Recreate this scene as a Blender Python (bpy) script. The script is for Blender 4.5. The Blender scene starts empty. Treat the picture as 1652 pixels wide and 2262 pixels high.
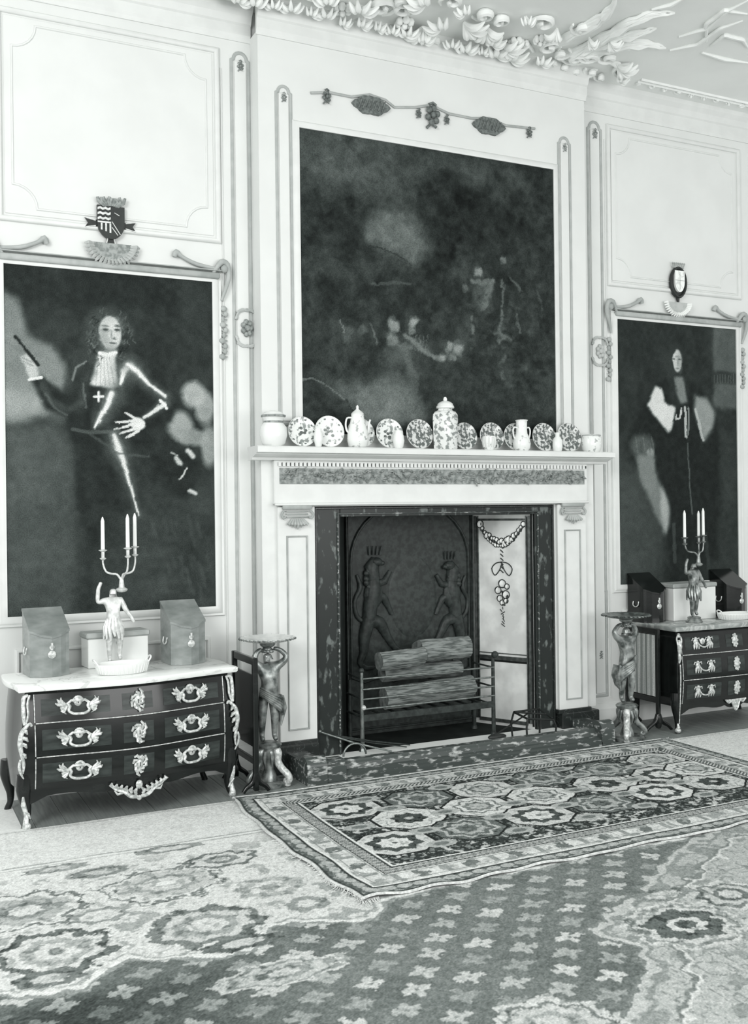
import bpy, math, random
import numpy as np
from mathutils import Vector, Matrix
random.seed(7); RNG = np.random.default_rng(11)
scene = bpy.context.scene
COL = scene.collection

# ------------------------------------------------------------------ camera, sky, light, exposure
FPX = 2262.0
TH = math.atan(2262 / 4624.0); ROLL = math.radians(0.69)
CAM = Vector((0, -6.3, 1.65))
FW = Vector((math.sin(TH), math.cos(TH), 0)); RT = Vector((math.cos(TH), -math.sin(TH), 0)); UPV = Vector((0, 0, 1))
RR = math.cos(ROLL) * RT - math.sin(ROLL) * UPV
UU = math.sin(ROLL) * RT + math.cos(ROLL) * UPV
cam_d = bpy.data.cameras.new('camera'); cam_d.lens = 36.0; cam_d.sensor_width = 36.0; cam_d.sensor_fit = 'AUTO'
cam_d.clip_start = 0.05; cam_d.clip_end = 100
cam = bpy.data.objects.new('camera', cam_d); COL.objects.link(cam)
M = Matrix((RR, UU, -FW)).transposed().to_4x4(); M.translation = CAM
cam.matrix_world = M
scene.camera = cam

world = bpy.data.worlds.new('world'); scene.world = world; world.use_nodes = True
wbg = world.node_tree.nodes['Background']; wbg.inputs[0].default_value = (0.985, 1.0, 0.99, 1); wbg.inputs[1].default_value = 0.95

def area(name, loc, target, sx, sy, power):
    l = bpy.data.lights.new(name, 'AREA'); l.shape = 'RECTANGLE'; l.size = sx; l.size_y = sy; l.energy = power
    l.color = (1.0, 1.0, 0.99)
    o = bpy.data.objects.new(name, l); COL.objects.link(o); o.location = loc
    o.rotation_euler = (Vector(target) - Vector(loc)).to_track_quat('-Z', 'Y').to_euler()
    return o
area('window_light', (-2.6, -5.4, 3.9), (1.9, -1.2, .2), 2.2, 2.6, 270)
area('rear_fill_light', (4.2, -8.4, 2.2), (4.4, -1.2, 4.8), 6.5, 2.8, 300)  # added fill from behind the camera, lifts ceiling and right side

vs = scene.view_settings
vs.view_transform = 'Standard'; vs.look = 'None'; vs.gamma = 1.0; vs.use_curve_mapping = False; vs.exposure = -0.17

# ------------------------------------------------------------------ pixel -> point on a real plane
def ray(px, py): return FW + (px - 826) / FPX * RR - (py - 1131) / FPX * UU
def WP(px, py, Y=0.0):
    d = ray(px, py); t = (Y - CAM.y) / d.y; return CAM + t * d
def GP(px, py, z=0.0):
    d = ray(px, py); t = (z - CAM.z) / d.z; return CAM + t * d

# ------------------------------------------------------------------ materials
def S(v):
    v = v / 255.0
    return v / 12.92 if v <= 0.04045 else ((v + 0.055) / 1.055) ** 2.4
def tint(v):                     # the print's blacks lean green, its whites are nearly neutral
    t = min(max((v - 50) / 150.0, 0), 1); return (.82 + .155 * t, 1.0, .945 + .035 * t)
def rgb(v): g = S(v); t = tint(v); return (g * t[0], g * t[1], g * t[2], 1)
MATS = {}
def base_mat(name, rough, metal, spec=0.5):
    m = bpy.data.materials.new(name); m.use_nodes = True
    b = m.node_tree.nodes['Principled BSDF']
    b.inputs['Roughness'].default_value = rough; b.inputs['Metallic'].default_value = metal
    b.inputs['Specular IOR Level'].default_value = spec
    MATS[name] = m
    return m, m.node_tree, b
def mat(name, v, rough=0.6, metal=0.0, v2=None, scale=20, detail=4, bump=0.0, stretch=(1, 1, 1), spec=0.5, lo=0.4, hi=0.6):
    m, nt, b = base_mat(name, rough, metal, spec)
    if v2 is None: v2 = max(0, v - 8)
    tc = nt.nodes.new('ShaderNodeTexCoord'); mp = nt.nodes.new('ShaderNodeMapping'); mp.inputs['Scale'].default_value = stretch
    nz = nt.nodes.new('ShaderNodeTexNoise'); nz.inputs['Scale'].default_value = scale; nz.inputs['Detail'].default_value = detail
    cr = nt.nodes.new('ShaderNodeValToRGB'); cr.color_ramp.elements[0].position = lo; cr.color_ramp.elements[1].position = hi
    cr.color_ramp.elements[0].color = rgb(v); cr.color_ramp.elements[1].color = rgb(v2)
    L = nt.links.new
    L(tc.outputs['Object'], mp.inputs[0]); L(mp.outputs[0], nz.inputs['Vector']); L(nz.outputs[0], cr.inputs[0]); L(cr.outputs[0], b.inputs['Base Color'])
    if bump:
        bp = nt.nodes.new('ShaderNodeBump'); bp.inputs['Strength'].default_value = bump; bp.inputs['Distance'].default_value = 0.01
        L(nz.outputs[0], bp.inputs['Height']); L(bp.outputs[0], b.inputs['Normal'])
    return m
def marble(name, dark, vein, scale=6.0, rough=0.25, width=0.06, dist=2.0):
    m, nt, b = base_mat(name, rough, 0)
    tc = nt.nodes.new('ShaderNodeTexCoord'); n1 = nt.nodes.new('ShaderNodeTexNoise'); n1.inputs['Scale'].default_value = scale
    n1.inputs['Detail'].default_value = 6; n1.inputs['Distortion'].default_value = dist
    sub = nt.nodes.new('ShaderNodeMath'); sub.operation = 'SUBTRACT'; sub.inputs[1].default_value = 0.5
    ab = nt.nodes.new('ShaderNodeMath'); ab.operation = 'ABSOLUTE'
    cr = nt.nodes.new('ShaderNodeValToRGB'); e = cr.color_ramp.elements
    e[0].position = 0.0; e[0].color = rgb(vein); e[1].position = width; e[1].color = rgb(dark)
    x = e.new(width * 0.35); x.color = rgb((vein * 1.4 + dark) / 2.4)
    L = nt.links.new
    L(tc.outputs['Object'], n1.inputs['Vector']); L(n1.outputs[0], sub.inputs[0]); L(sub.outputs[0], ab.inputs[0]); L(ab.outputs[0], cr.inputs[0]); L(cr.outputs[0], b.inputs['Base Color'])
    return m
def vmat(name, rough=0.8, amp=0.25, scale=60, spec=0.3, bump=0.0):
    m, nt, b = base_mat(name, rough, 0, spec)
    at = nt.nodes.new('ShaderNodeAttribute'); at.attribute_name = 'Col'
    tc = nt.nodes.new('ShaderNodeTexCoord'); nz = nt.nodes.new('ShaderNodeTexNoise'); nz.inputs['Scale'].default_value = scale; nz.inputs['Detail'].default_value = 3
    mr = nt.nodes.new('ShaderNodeMapRange'); mr.inputs[1].default_value = 0.3; mr.inputs[2].default_value = 0.7
    mr.inputs[3].default_value = 1 - amp; mr.inputs[4].default_value = 1 + amp
    mx = nt.nodes.new('ShaderNodeVectorMath'); mx.operation = 'SCALE'
    L = nt.links.new
    L(tc.outputs['Object'], nz.inputs['Vector']); L(nz.outputs[0], mr.inputs[0]); L(at.outputs['Color'], mx.inputs[0]); L(mr.outputs[0], mx.inputs['Scale']); L(mx.outputs[0], b.inputs['Base Color'])
    if bump:
        bp = nt.nodes.new('ShaderNodeBump'); bp.inputs['Strength'].default_value = bump; bp.inputs['Distance'].default_value = 0.004
        L(nz.outputs[0], bp.inputs['Height']); L(bp.outputs[0], b.inputs['Normal'])
    return m
m_wall = mat('white_wall_paint', 222, 0.6, v2=218, scale=3)
m_trim = mat('white_moulding_paint', 222, 0.55, v2=217, scale=8)
m_groove = mat('grey_moulding_paint', 176, 0.6, v2=160, scale=12)
m_shade_line = mat('shade_line_grey', 178, 0.7, v2=168, scale=12)  # shadow lines along the pilasters, put into the moulding colour
m_stucco = mat('stucco_plaster', 240, 0.8, v2=234, scale=9)
m_stucco_d = mat('stucco_grey', 186, 0.8, v2=168, scale=14)
m_ceil = mat('ceiling_plaster', 238, 0.85, v2=234, scale=2.5)
m_carve = mat('grey_carving', 160, 0.6, v2=120, scale=40)
m_carve_d = mat('dark_carving', 118, 0.6, v2=88, scale=60)
m_black = mat('black_paint', 44, 0.45, v2=36, scale=20)
m_floor = mat('dark_oak', 150, 0.5, v2=118, scale=6, stretch=(8, 0.6, 1), lo=0.3, hi=0.7)
m_wood = mat('dark_veneer', 32, 0.14, v2=20, scale=7, stretch=(1, 1, 3), lo=0.3, hi=0.7, spec=0.42)
m_wood_l = mat('lighter_veneer', 72, 0.22, v2=44, scale=9, stretch=(1, 1, 4), lo=0.3, hi=0.7, spec=0.22)
m_box_l = mat('pale_box_veneer', 150, 0.25, v2=118, scale=9, stretch=(1, 1, 2), lo=0.3, hi=0.7)
m_ormolu = mat('gilt_bronze', 224, 0.38, 0.25, v2=170, scale=60)
m_bronze = mat('dark_bronze', 168, 0.30, 0.45, v2=84, scale=22, lo=0.35, hi=0.65)
m_silver = mat('pale_gilt', 226, 0.35, 0.2, v2=196, scale=40)
m_marb_w = marble('white_marble', 242, 205, 3.0, 0.2, 0.03)
m_marb_g = marble('grey_marble', 150, 196, 5.0, 0.07, 0.10)
m_marb_d = mat('dark_veined_marble', 44, 0.3, v2=112, scale=26, detail=8, stretch=(1, 1, .45), lo=.57, hi=.68, spec=.25)
m_marb_m = mat('mottled_marble', 76, 0.25, v2=186, scale=34, detail=9, stretch=(.45, 1, 1.3), lo=.55, hi=.68, spec=.35)
m_marb_b = marble('black_plinth_marble', 40, 90, 8.0, 0.25, 0.010, 1.5)
m_iron = mat('cast_iron', 62, 0.42, 0.0, v2=46, scale=30, spec=.25)
m_iron_b = mat('black_iron', 40, 0.5, 0.4, v2=30, scale=30)
m_steel = mat('polished_steel', 150, 0.3, 0.8, v2=120, scale=30)
m_soot = mat('sooty_hearth', 46, 0.9, v2=36, scale=6, spec=.1)
m_log = mat('log_bark', 142, 0.95, v2=82, scale=26, stretch=(0.35, 3, 3), bump=0.8, lo=0.42, hi=0.62)
m_logend = mat('log_cut_end', 128, 0.9, v2=90, scale=20)
m_cheek = mat('cheek_white', 242, 0.35, v2=214, scale=5)
m_porc = mat('white_porcelain', 232, 0.15, v2=228, scale=4)
m_candle = mat('candle_wax', 240, 0.5, v2=236, scale=4)
m_glass = mat('pale_onyx', 214, 0.15, v2=190, scale=8)
m_fringe = mat('cream_fringe', 222, 0.9, v2=190, scale=60)
m_paint = vmat('oil_paint', 0.8, 0.30, 160, 0.04)
m_rug = vmat('wool_pile_small', 0.95, 0.20, 220, 0.1, 0.3)
m_carpet = vmat('wool_pile_large', 0.95, 0.18, 170, 0.1, 0.3)
def pattern_mat(name, base, ink, scale, lo, hi, rough=0.18):
    return mat(name, ink, rough, v2=base, scale=scale, detail=2, lo=lo, hi=hi)
m_delft = pattern_mat('patterned_porcelain', 226, 140, 34, 0.42, 0.50)
m_delft2 = pattern_mat('dense_patterned_porcelain', 208, 96, 42, 0.46, 0.55)
m_delft3 = pattern_mat('lightly_patterned_porcelain', 232, 170, 30, 0.34, 0.42)
# striped cloth
m_stripe, _nt, _b = base_mat('striped_cloth', 0.9, 0)
_tc = _nt.nodes.new('ShaderNodeTexCoord'); _w = _nt.nodes.new('ShaderNodeTexWave'); _w.bands_direction = 'Y'; _w.inputs['Scale'].default_value = 6.0
_w.inputs['Distortion'].default_value = 0.0; _w2 = _nt.nodes.new('ShaderNodeTexWave'); _w2.bands_direction = 'Y'; _w2.inputs['Scale'].default_value = 21.0; _w2.inputs['Distortion'].default_value = 1.2; _w2.inputs['Detail Scale'].default_value = 6.0
_ad = _nt.nodes.new('ShaderNodeMath'); _ad.operation = 'MULTIPLY'; _cr = _nt.nodes.new('ShaderNodeValToRGB')
_cr.color_ramp.elements[0].color = rgb(136); _cr.color_ramp.elements[1].color = rgb(222); _cr.color_ramp.elements[1].position = 0.5
_nt.links.new(_tc.outputs['Object'], _w.inputs['Vector']); _nt.links.new(_tc.outputs['Object'], _w2.inputs['Vector'])
_nt.links.new(_w.outputs['Fac'], _ad.inputs[0]); _nt.links.new(_w2.outputs['Fac'], _ad.inputs[1]); _nt.links.new(_ad.outputs[0], _cr.inputs[0]); _nt.links.new(_cr.outputs[0], _b.inputs['Base Color'])

# ------------------------------------------------------------------ mesh builder
class MB:
    def __init__(s): s.v = []; s.f = []
    def add(s, vs_, fs):
        k = len(s.v); s.v += [tuple(p) for p in vs_]; s.f += [tuple(i + k for i in f) for f in fs]; return s
    def bx(s, x0, x1, y0, y1, z0, z1):
        return s.add([(x0, y0, z0), (x1, y0, z0), (x1, y1, z0), (x0, y1, z0), (x0, y0, z1), (x1, y0, z1), (x1, y1, z1), (x0, y1, z1)],
                     [(0, 3, 2, 1), (4, 5, 6, 7), (0, 1, 5, 4), (1, 2, 6, 5), (2, 3, 7, 6), (3, 0, 4, 7)])
    def bbx(s, x0, x1, y0, y1, z0, z1, b=0.006):   # chamfered box
        X = (x0, x1); Y = (y0, y1); Z = (z0, z1)
        import itertools
        pts = []
        for i, j, k in itertools.product((0, 1), repeat=3):
            sx, sy, sz = (b if i == 0 else -b), (b if j == 0 else -b), (b if k == 0 else -b)
            pts += [(X[i], Y[j] + sy, Z[k] + sz), (X[i] + sx, Y[j], Z[k] + sz), (X[i] + sx, Y[j] + sy, Z[k])]
        return s.hull(pts)
    def hull(s, pts):
        import bmesh
        bm = bmesh.new(); [bm.verts.new(p) for p in pts]
        r = bmesh.ops.convex_hull(bm, input=bm.verts)
        bmesh.ops.dissolve_limit(bm, angle_limit=0.01, verts=bm.verts[:], edges=bm.edges[:])
        bm.verts.index_update()
        vs_ = [tuple(v.co) for v in bm.verts]; fs = [tuple(v.index for v in f.verts) for f in bm.faces]; bm.free()
        return s.add(vs_, fs)
    def tube(s, pts, r, n=8, cap=True, squash=None, smooth=True):
        pts = [Vector(p) for p in pts]; m = len(pts)
        if m < 2: return s
        rs = [r] * m if not hasattr(r, '__len__') else list(r)
        if 4 <= m <= 11 and n >= 6 and smooth:      # round the bends
            P2, R2 = [], []
            for i in range(m - 1):
                p0, p1, p2, p3 = pts[max(i - 1, 0)], pts[i], pts[i + 1], pts[min(i + 2, m - 1)]
                for q in range(3):
                    t = q / 3; P2.append(0.5 * ((2 * p1) + (p2 - p0) * t + (2 * p0 - 5 * p1 + 4 * p2 - p3) * t * t + (3 * p1 - p0 - 3 * p2 + p3) * t ** 3)); R2.append(rs[i] * (1 - t) + rs[i + 1] * t)
            P2.append(pts[-1]); R2.append(rs[-1]); pts, rs = P2, R2; m = len(pts)
        vs_, fs = [], []; prev = None
        for i, p in enumerate(pts):
            t = (pts[min(i + 1, m - 1)] - pts[max(i - 1, 0)])
            if t.length < 1e-9: t = Vector((0, 0, 1))
            t.normalize()
            if prev is None:
                a = Vector((0, 1, 0)) if abs(t.y) < 0.9 else Vector((1, 0, 0))
            else: a = prev
            a = (a - t * a.dot(t)); a.normalize(); prev = a; b = t.cross(a)
            q = squash if squash else 1.0
            for k in range(n):
                an = 2 * math.pi * k / n
                vs_.append(p + a * math.cos(an) * rs[i] * q + b * math.sin(an) * rs[i])
        for i in range(m - 1):
            for k in range(n):
                fs.append((i * n + k, i * n + (k + 1) % n, (i + 1) * n + (k + 1) % n, (i + 1) * n + k))
        if cap: fs.append(tuple(range(n))[::-1]); fs.append(tuple((m - 1) * n + k for k in range(n)))
        return s.add(vs_, fs)
    def lathe(s, prof, c=(0, 0, 0), n=24, axis='z', sy=1.0):
        vs_, fs = [], []; m = len(prof)
        for (r, z) in prof:
            for k in range(n):
                a = 2 * math.pi * k / n; x, y = r * math.cos(a), r * math.sin(a) * sy
                if axis == 'z': vs_.append((c[0] + x, c[1] + y, c[2] + z))
                elif axis == 'y': vs_.append((c[0] + x, c[1] - z, c[2] + y))   # z of profile points to the room
                else: vs_.append((c[0] + z, c[1] + x, c[2] + y))
        for i in range(m - 1):
            for k in range(n): fs.append((i * n + k, i * n + (k + 1) % n, (i + 1) * n + (k + 1) % n, (i + 1) * n + k))
        fs.append(tuple(range(n))[::-1]); fs.append(tuple((m - 1) * n + k for k in range(n)))
        return s.add(vs_, fs)
    def blob(s, c, r, n=10, m=6):
        if not hasattr(r, '__len__'): r = (r, r, r)
        vs_ = [(c[0], c[1], c[2] - r[2])]; fs = []
        for i in range(1, m):
            ph = -math.pi / 2 + math.pi * i / m
            for k in range(n):
                a = 2 * math.pi * k / n
                vs_.append((c[0] + r[0] * math.cos(ph) * math.cos(a), c[1] + r[1] * math.cos(ph) * math.sin(a), c[2] + r[2] * math.sin(ph)))
        vs_.append((c[0], c[1], c[2] + r[2])); T = len(vs_) - 1
        for k in range(n): fs.append((0, 1 + (k + 1) % n, 1 + k)); fs.append((T, T - n + k, T - n + (k + 1) % n))
        for i in range(m - 2):
            for k in range(n):
                a = 1 + i * n + k; b = 1 + i * n + (k + 1) % n; fs.append((a, b, b + n, a + n))
        return s.add(vs_, fs)
    def prism(s, poly, y0, y1):        # poly in (x,z), extruded in y
        n = len(poly)
        return s.add([(x, y0, z) for x, z in poly] + [(x, y1, z) for x, z in poly],
                     [tuple(range(n)), tuple(range(n, 2 * n))[::-1]] + [(i, n + i, n + (i + 1) % n, (i + 1) % n) for i in range(n)])
    def prism_x(s, poly, x0, x1):      # poly in (y,z)
        n = len(poly)
        return s.add([(x0, y, z) for y, z in poly] + [(x1, y, z) for y, z in poly],
                     [tuple(range(n)), tuple(range(n, 2 * n))[::-1]] + [(i, n + i, n + (i + 1) % n, (i + 1) % n) for i in range(n)])
    def prism_z(s, poly, z0, z1):
        n = len(poly)
        return s.add([(x, y, z0) for x, y in poly] + [(x, y, z1) for x, y in poly],
                     [tuple(range(n))[::-1], tuple(range(n, 2 * n))] + [(i, (i + 1) % n, n + (i + 1) % n, n + i) for i in range(n)])
    def sweep(s, path, prof, Y, closed=True):
        """moulding: path in (x,z) on the plane y=Y; prof = (offset to the path's left, height toward the room)"""
        n = len(path); vs_, fs = [], []; m = len(prof)
        for i, p in enumerate(path):
            a = path[(i - 1) % n] if (closed or i > 0) else None; b = path[(i + 1) % n] if (closed or i < n - 1) else None
            def nrm(u, v):
                dx, dz = v[0] - u[0], v[1] - u[1]; l = math.hypot(dx, dz) or 1; return (-dz / l, dx / l)
            n1 = nrm(a, p) if a else nrm(p, b); n2 = nrm(p, b) if b else n1
            bx_, bz = n1[0] + n2[0], n1[1] + n2[1]; l2 = (bx_ * bx_ + bz * bz) or 1; k = 2 / l2
            k = min(k, 3.0 / math.sqrt(l2)); bx_ *= k; bz *= k
            for (o, h) in prof: vs_.append((p[0] + bx_ * o, Y - h, p[1] + bz * o))
        cnt = n if closed else n - 1
        for i in range(cnt):
            j = (i + 1) % n
            for q in range(m - 1): fs.append((i * m + q, i * m + q + 1, j * m + q + 1, j * m + q))
        if not closed: fs.append(tuple(range(m))); fs.append(tuple((n - 1) * m + q for q in range(m))[::-1])
        return s.add(vs_, fs)
    def xf(s, Mx): s.v = [tuple(Mx @ Vector(p)) for p in s.v]; return s

def wloc(o):
    t = Vector((0, 0, 0))
    while o: t += o.location; o = o.parent
    return t
def obj(name, mb, m, parent=None, smooth=False, local=False):
    me = bpy.data.meshes.new(name)
    off = Vector((0, 0, 0)) if (local or parent is None) else wloc(parent)
    me.from_pydata([(p[0] - off.x, p[1] - off.y, p[2] - off.z) for p in mb.v], [], mb.f)
    me.validate(); me.update()
    import bmesh
    bm = bmesh.new(); bm.from_mesh(me); bmesh.ops.recalc_face_normals(bm, faces=bm.faces); bm.to_mesh(me); bm.free()
    if smooth:
        me.polygons.foreach_set('use_smooth', [True] * len(me.polygons))
        try: me.set_sharp_from_angle(angle=math.radians(48))
        except Exception: pass
    me.materials.append(m)
    o = bpy.data.objects.new(name, me); COL.objects.link(o)
    if parent: o.parent = parent
    return o
def tag(o, label=None, cat=None, group=None, kind=None):
    if label: o['label'] = label
    if cat: o['category'] = cat
    if group: o['group'] = group
    if kind: o['kind'] = kind
    return o
def thing(name, label, cat, loc, group=None, rot=0):
    o = bpy.data.objects.new(name, None); COL.objects.link(o); o.location = loc; o.rotation_euler.z = rot; o.empty_display_size = 0.05
    return tag(o, label, cat, group)
def struct(name, mb, m, label=None, smooth=False):
    o = obj(name, mb, m, None, smooth); o['kind'] = 'structure'; o['category'] = 'wall' if 'wall' in name else name.split('_')[0]
    o['label'] = label or name; return o
def copy_tree(o, parent=None):
    c = o.copy(); COL.objects.link(c); c.parent = parent
    for ch in o.children: copy_tree(ch, c)
    return c
def arc(cx, cz, r, a0, a1, n=8): return [(cx + r * math.cos(math.radians(a0 + (a1 - a0) * i / n)), cz + r * math.sin(math.radians(a0 + (a1 - a0) * i / n))) for i in range(n + 1)]
BEAD = lambda w, h: [(-w / 2, 0), (-w / 2, h * .5), (-w * .2, h), (w * .2, h), (w / 2, h * .5), (w / 2, 0)]
OGEE = lambda w, h: [(0, 0), (0, h), (w * .25, h), (w * .35, h * .7), (w * .6, h * .55), (w * .8, h * .2), (w, h * .15), (w, 0)]
def skinfig(name, J, E, Rd, m, parent, sub=2, local=False, root=0):
    """one continuous surface grown over a skeleton"""
    me = bpy.data.meshes.new(name); me.from_pydata([tuple(p) for p in J], E, [])
    o = bpy.data.objects.new(name, me); COL.objects.link(o)
    sk = o.modifiers.new('skin', 'SKIN'); sk.use_smooth_shade = True
    if not me.skin_vertices: bpy.context.view_layer.objects.active = o
    lay = me.skin_vertices[0] if me.skin_vertices else None
    for i, r in enumerate(Rd):
        rr = r if hasattr(r, '__len__') else (r, r); lay.data[i].radius = rr
        lay.data[i].use_root = (i == root)
    ss = o.modifiers.new('sub', 'SUBSURF'); ss.levels = sub; ss.render_levels = sub
    dg = bpy.context.evaluated_depsgraph_get(); ev = o.evaluated_get(dg); nm = bpy.data.meshes.new_from_object(ev)
    bpy.data.objects.remove(o)
    if not local:
        off = wloc(parent)
        for v in nm.vertices: v.co -= off
    nm.materials.clear(); nm.materials.append(m); nm.polygons.foreach_set('use_smooth', [True] * len(nm.polygons))
    r = bpy.data.objects.new(name, nm); COL.objects.link(r); r.parent = parent
    return r

# ------------------------------------------------------------------ painted grids (colour attribute)
def vnoise(X, Y, scale, seed):
    r = np.random.default_rng(seed); T = r.random((257, 257))
    x = X * scale; y = Y * scale; xi = np.floor(x).astype(int); yi = np.floor(y).astype(int); fx = x - xi; fy = y - yi
    fx = fx * fx * (3 - 2 * fx); fy = fy * fy * (3 - 2 * fy); g = lambda a, b: T[a % 256, b % 256]
    return (g(xi, yi) * (1 - fx) + g(xi + 1, yi) * fx) * (1 - fy) + (g(xi, yi + 1) * (1 - fx) + g(xi + 1, yi + 1) * fx) * fy
def fbm(X, Y, scale, seed, oct=4):
    t = 0; a = 0.5; s = 0
    for i in range(oct): t = t + a * vnoise(X, Y, scale * 2 ** i, seed + i); s += a; a *= 0.5
    return t / s
def blur(a, k):
    for ax in (0, 1):
        for _ in range(2):
            c = np.cumsum(np.pad(a, [(k + 1, k) if i == ax else (0, 0) for i in (0, 1)], mode='edge'), axis=ax)
            n = 2 * k + 1
            a = (np.take(c, range(n, c.shape[ax]), axis=ax) - np.take(c, range(0, c.shape[ax] - n), axis=ax)) / n
    return a
def glow(cv, pts, w, v, mid=96):
    ws = w if hasattr(w, '__len__') else [w] * len(pts)
    cv.line(pts, [q * 2.6 for q in ws], mid, .55, 1.6); cv.line(pts, [q * 1.2 for q in ws], (v + mid) / 2, .6, 1.2); cv.line(pts, [q * .72 for q in ws], v, .95, .9)
class Canvas:
    def __init__(s, x0, x1, z0, z1, res, val):
        s.nx = int((x1 - x0) / res) + 1; s.nz = int((z1 - z0) / res) + 1; s.res = res
        s.x = np.linspace(x0, x1, s.nx); s.z = np.linspace(z0, z1, s.nz); s.X, s.Z = np.meshgrid(s.x, s.z)
        s.A = np.full(s.X.shape, float(val))
    def lay(s, M_, val, a=1.0): s.A = s.A * (1 - M_ * a) + val * M_ * a
    def poly(s, pts, val, soft=1, a=1.0):
        ins = np.zeros(s.X.shape, bool); n = len(pts)
        for i in range(n):
            (x1, y1), (x2, y2) = pts[i], pts[(i + 1) % n]
            c = ((y1 > s.Z) != (y2 > s.Z)); d = (y2 - y1) if y2 != y1 else 1e-9
            ins ^= c & (s.X < (x2 - x1) * (s.Z - y1) / d + x1)
        m = ins.astype(float)
        if soft: m = blur(m, soft)
        s.lay(m, val, a)
    def ell(s, c, rx, rz, val, soft=0.3, a=1.0, rot=0):
        dx = s.X - c[0]; dz = s.Z - c[1]; ca, sa = math.cos(rot), math.sin(rot)
        d = np.sqrt(((dx * ca + dz * sa) / rx) ** 2 + ((-dx * sa + dz * ca) / rz) ** 2)
        s.lay(np.clip((1 + soft / 2 - d) / soft, 0, 1), val, a)
    def line(s, pts, w, val, a=1.0, soft=0.5):
        D = np.full(s.X.shape, 9.0); ws = w if hasattr(w, '__len__') else [w] * len(pts)
        for i in range(len(pts) - 1):
            (x1, y1), (x2, y2) = pts[i], pts[i + 1]; dx, dy = x2 - x1, y2 - y1; l = dx * dx + dy * dy + 1e-12
            t = np.clip(((s.X - x1) * dx + (s.Z - y1) * dy) / l, 0, 1)
            ww = ws[i] + (ws[i + 1] - ws[i]) * t
            D = np.minimum(D, np.hypot(s.X - x1 - t * dx, s.Z - y1 - t * dy) / (ww / 2))
        s.lay(np.clip((1 + soft / 2 - D) / soft, 0, 1), val, a)
def warp(cv, amps, seed):
    # brush-like wobble of everything painted so far
    ny, nx = cv.A.shape; I, J = np.meshgrid(np.arange(ny), np.arange(nx), indexing='ij'); I = I.astype(float); J = J.astype(float)
    for k, (a, sc) in enumerate(amps):
        I += (fbm(cv.X, cv.Z, sc, seed + 3 * k, 3) - .5) * 2 * a / cv.res; J += (fbm(cv.X, cv.Z, sc, seed + 3 * k + 40, 3) - .5) * 2 * a / cv.res
    cv.A = cv.A[np.clip(I.round().astype(int), 0, ny - 1), np.clip(J.round().astype(int), 0, nx - 1)]
def grid_obj(name, pts, A, m, parent=None, off=None):
    """pts: (nz,nx,3) world points; A: sRGB grey values"""
    nz, nx = A.shape; me = bpy.data.meshes.new(name)
    P_ = pts.reshape(-1, 3).astype(np.float32).copy()
    if parent: P_ -= np.array(wloc(parent), dtype=np.float32)
    idx = np.arange(nz * nx).reshape(nz, nx)
    q = np.stack([idx[:-1, :-1], idx[:-1, 1:], idx[1:, 1:], idx[1:, :-1]], -1).reshape(-1)
    nq = q.size // 4
    me.vertices.add(nz * nx); me.vertices.foreach_set('co', P_.reshape(-1))
    me.loops.add(q.size); me.loops.foreach_set('vertex_index', q.astype(np.int32))
    me.polygons.add(nq); me.polygons.foreach_set('loop_start', np.arange(0, q.size, 4, dtype=np.int32))
    me.update(calc_edges=True)
    v = np.clip(A, 0, 255).reshape(-1) / 255.0
    lin = np.where(v <= 0.04045, v / 12.92, ((v + 0.055) / 1.055) ** 2.4)
    tt = np.clip((v * 255 - 50) / 150.0, 0, 1); c = np.stack([lin * (.82 + .155 * tt), lin, lin * (.945 + .035 * tt), np.ones_like(lin)], -1).astype(np.float32)
    at = me.color_attributes.new('Col', 'FLOAT_COLOR', 'POINT'); at.data.foreach_set('color', c.reshape(-1))
    me.materials.append(m)
    o = bpy.data.objects.new(name, me); COL.objects.link(o)
    if parent: o.parent = parent
    return o

#==================================================================  STRUCTURE
# ---- wall (with the fireplace recess left open), chimney breast, ceiling, floor
BX0, BX1, BY = 2.225, 4.79, -0.15           # chimney breast
OX0, OX1, OZ = 2.75, 4.29, 1.62             # fire opening
mb = MB()
mb.bx(-1.2, OX0, 0, 0.12, 0, 4.90); mb.bx(OX1, 8.6, 0, 0.12, 0, 4.90); mb.bx(OX0, OX1, 0, 0.12, OZ, 4.90)
wall = struct('wall_back', mb, m_wall, 'white panelled wall behind the fireplace, portraits and commodes')
mb = MB()
mb.bx(BX0, OX0, BY, 0, 0, 4.72); mb.bx(OX1, BX1, BY, 0, 0, 4.72); mb.bx(OX0, OX1, BY, 0, OZ, 4.72)
breast = struct('wall_chimney_breast', mb, m_wall, 'shallow white chimney breast rising above the mantelshelf')
mb = MB(); mb.bx(-1.2, 8.6, -8.5, 0.12, -0.12, -0.012)
floor = struct('floor', mb, m_black, 'dark oak board floor, seen at the edges of the carpets')
mbp = MB(); mbp.bbx(0, 0.158, -4.6, 0.0, -0.014, 0.0, 0.002); pm = None
for i in range(56):
    if pm is None: o = obj('floorboard', mbp, m_floor, floor); pm = o.data
    else: o = bpy.data.objects.new('floorboard', pm); COL.objects.link(o); o.parent = floor
    o.location = (-1.0 + i * 0.16, 0, 0)
mb = MB(); mb.bx(-1.2, 8.6, -8.5, 0.12, 4.90, 5.0)
ceiling = struct('ceiling', mb, m_ceil, 'pale stucco ceiling with scrolling plaster relief')
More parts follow.
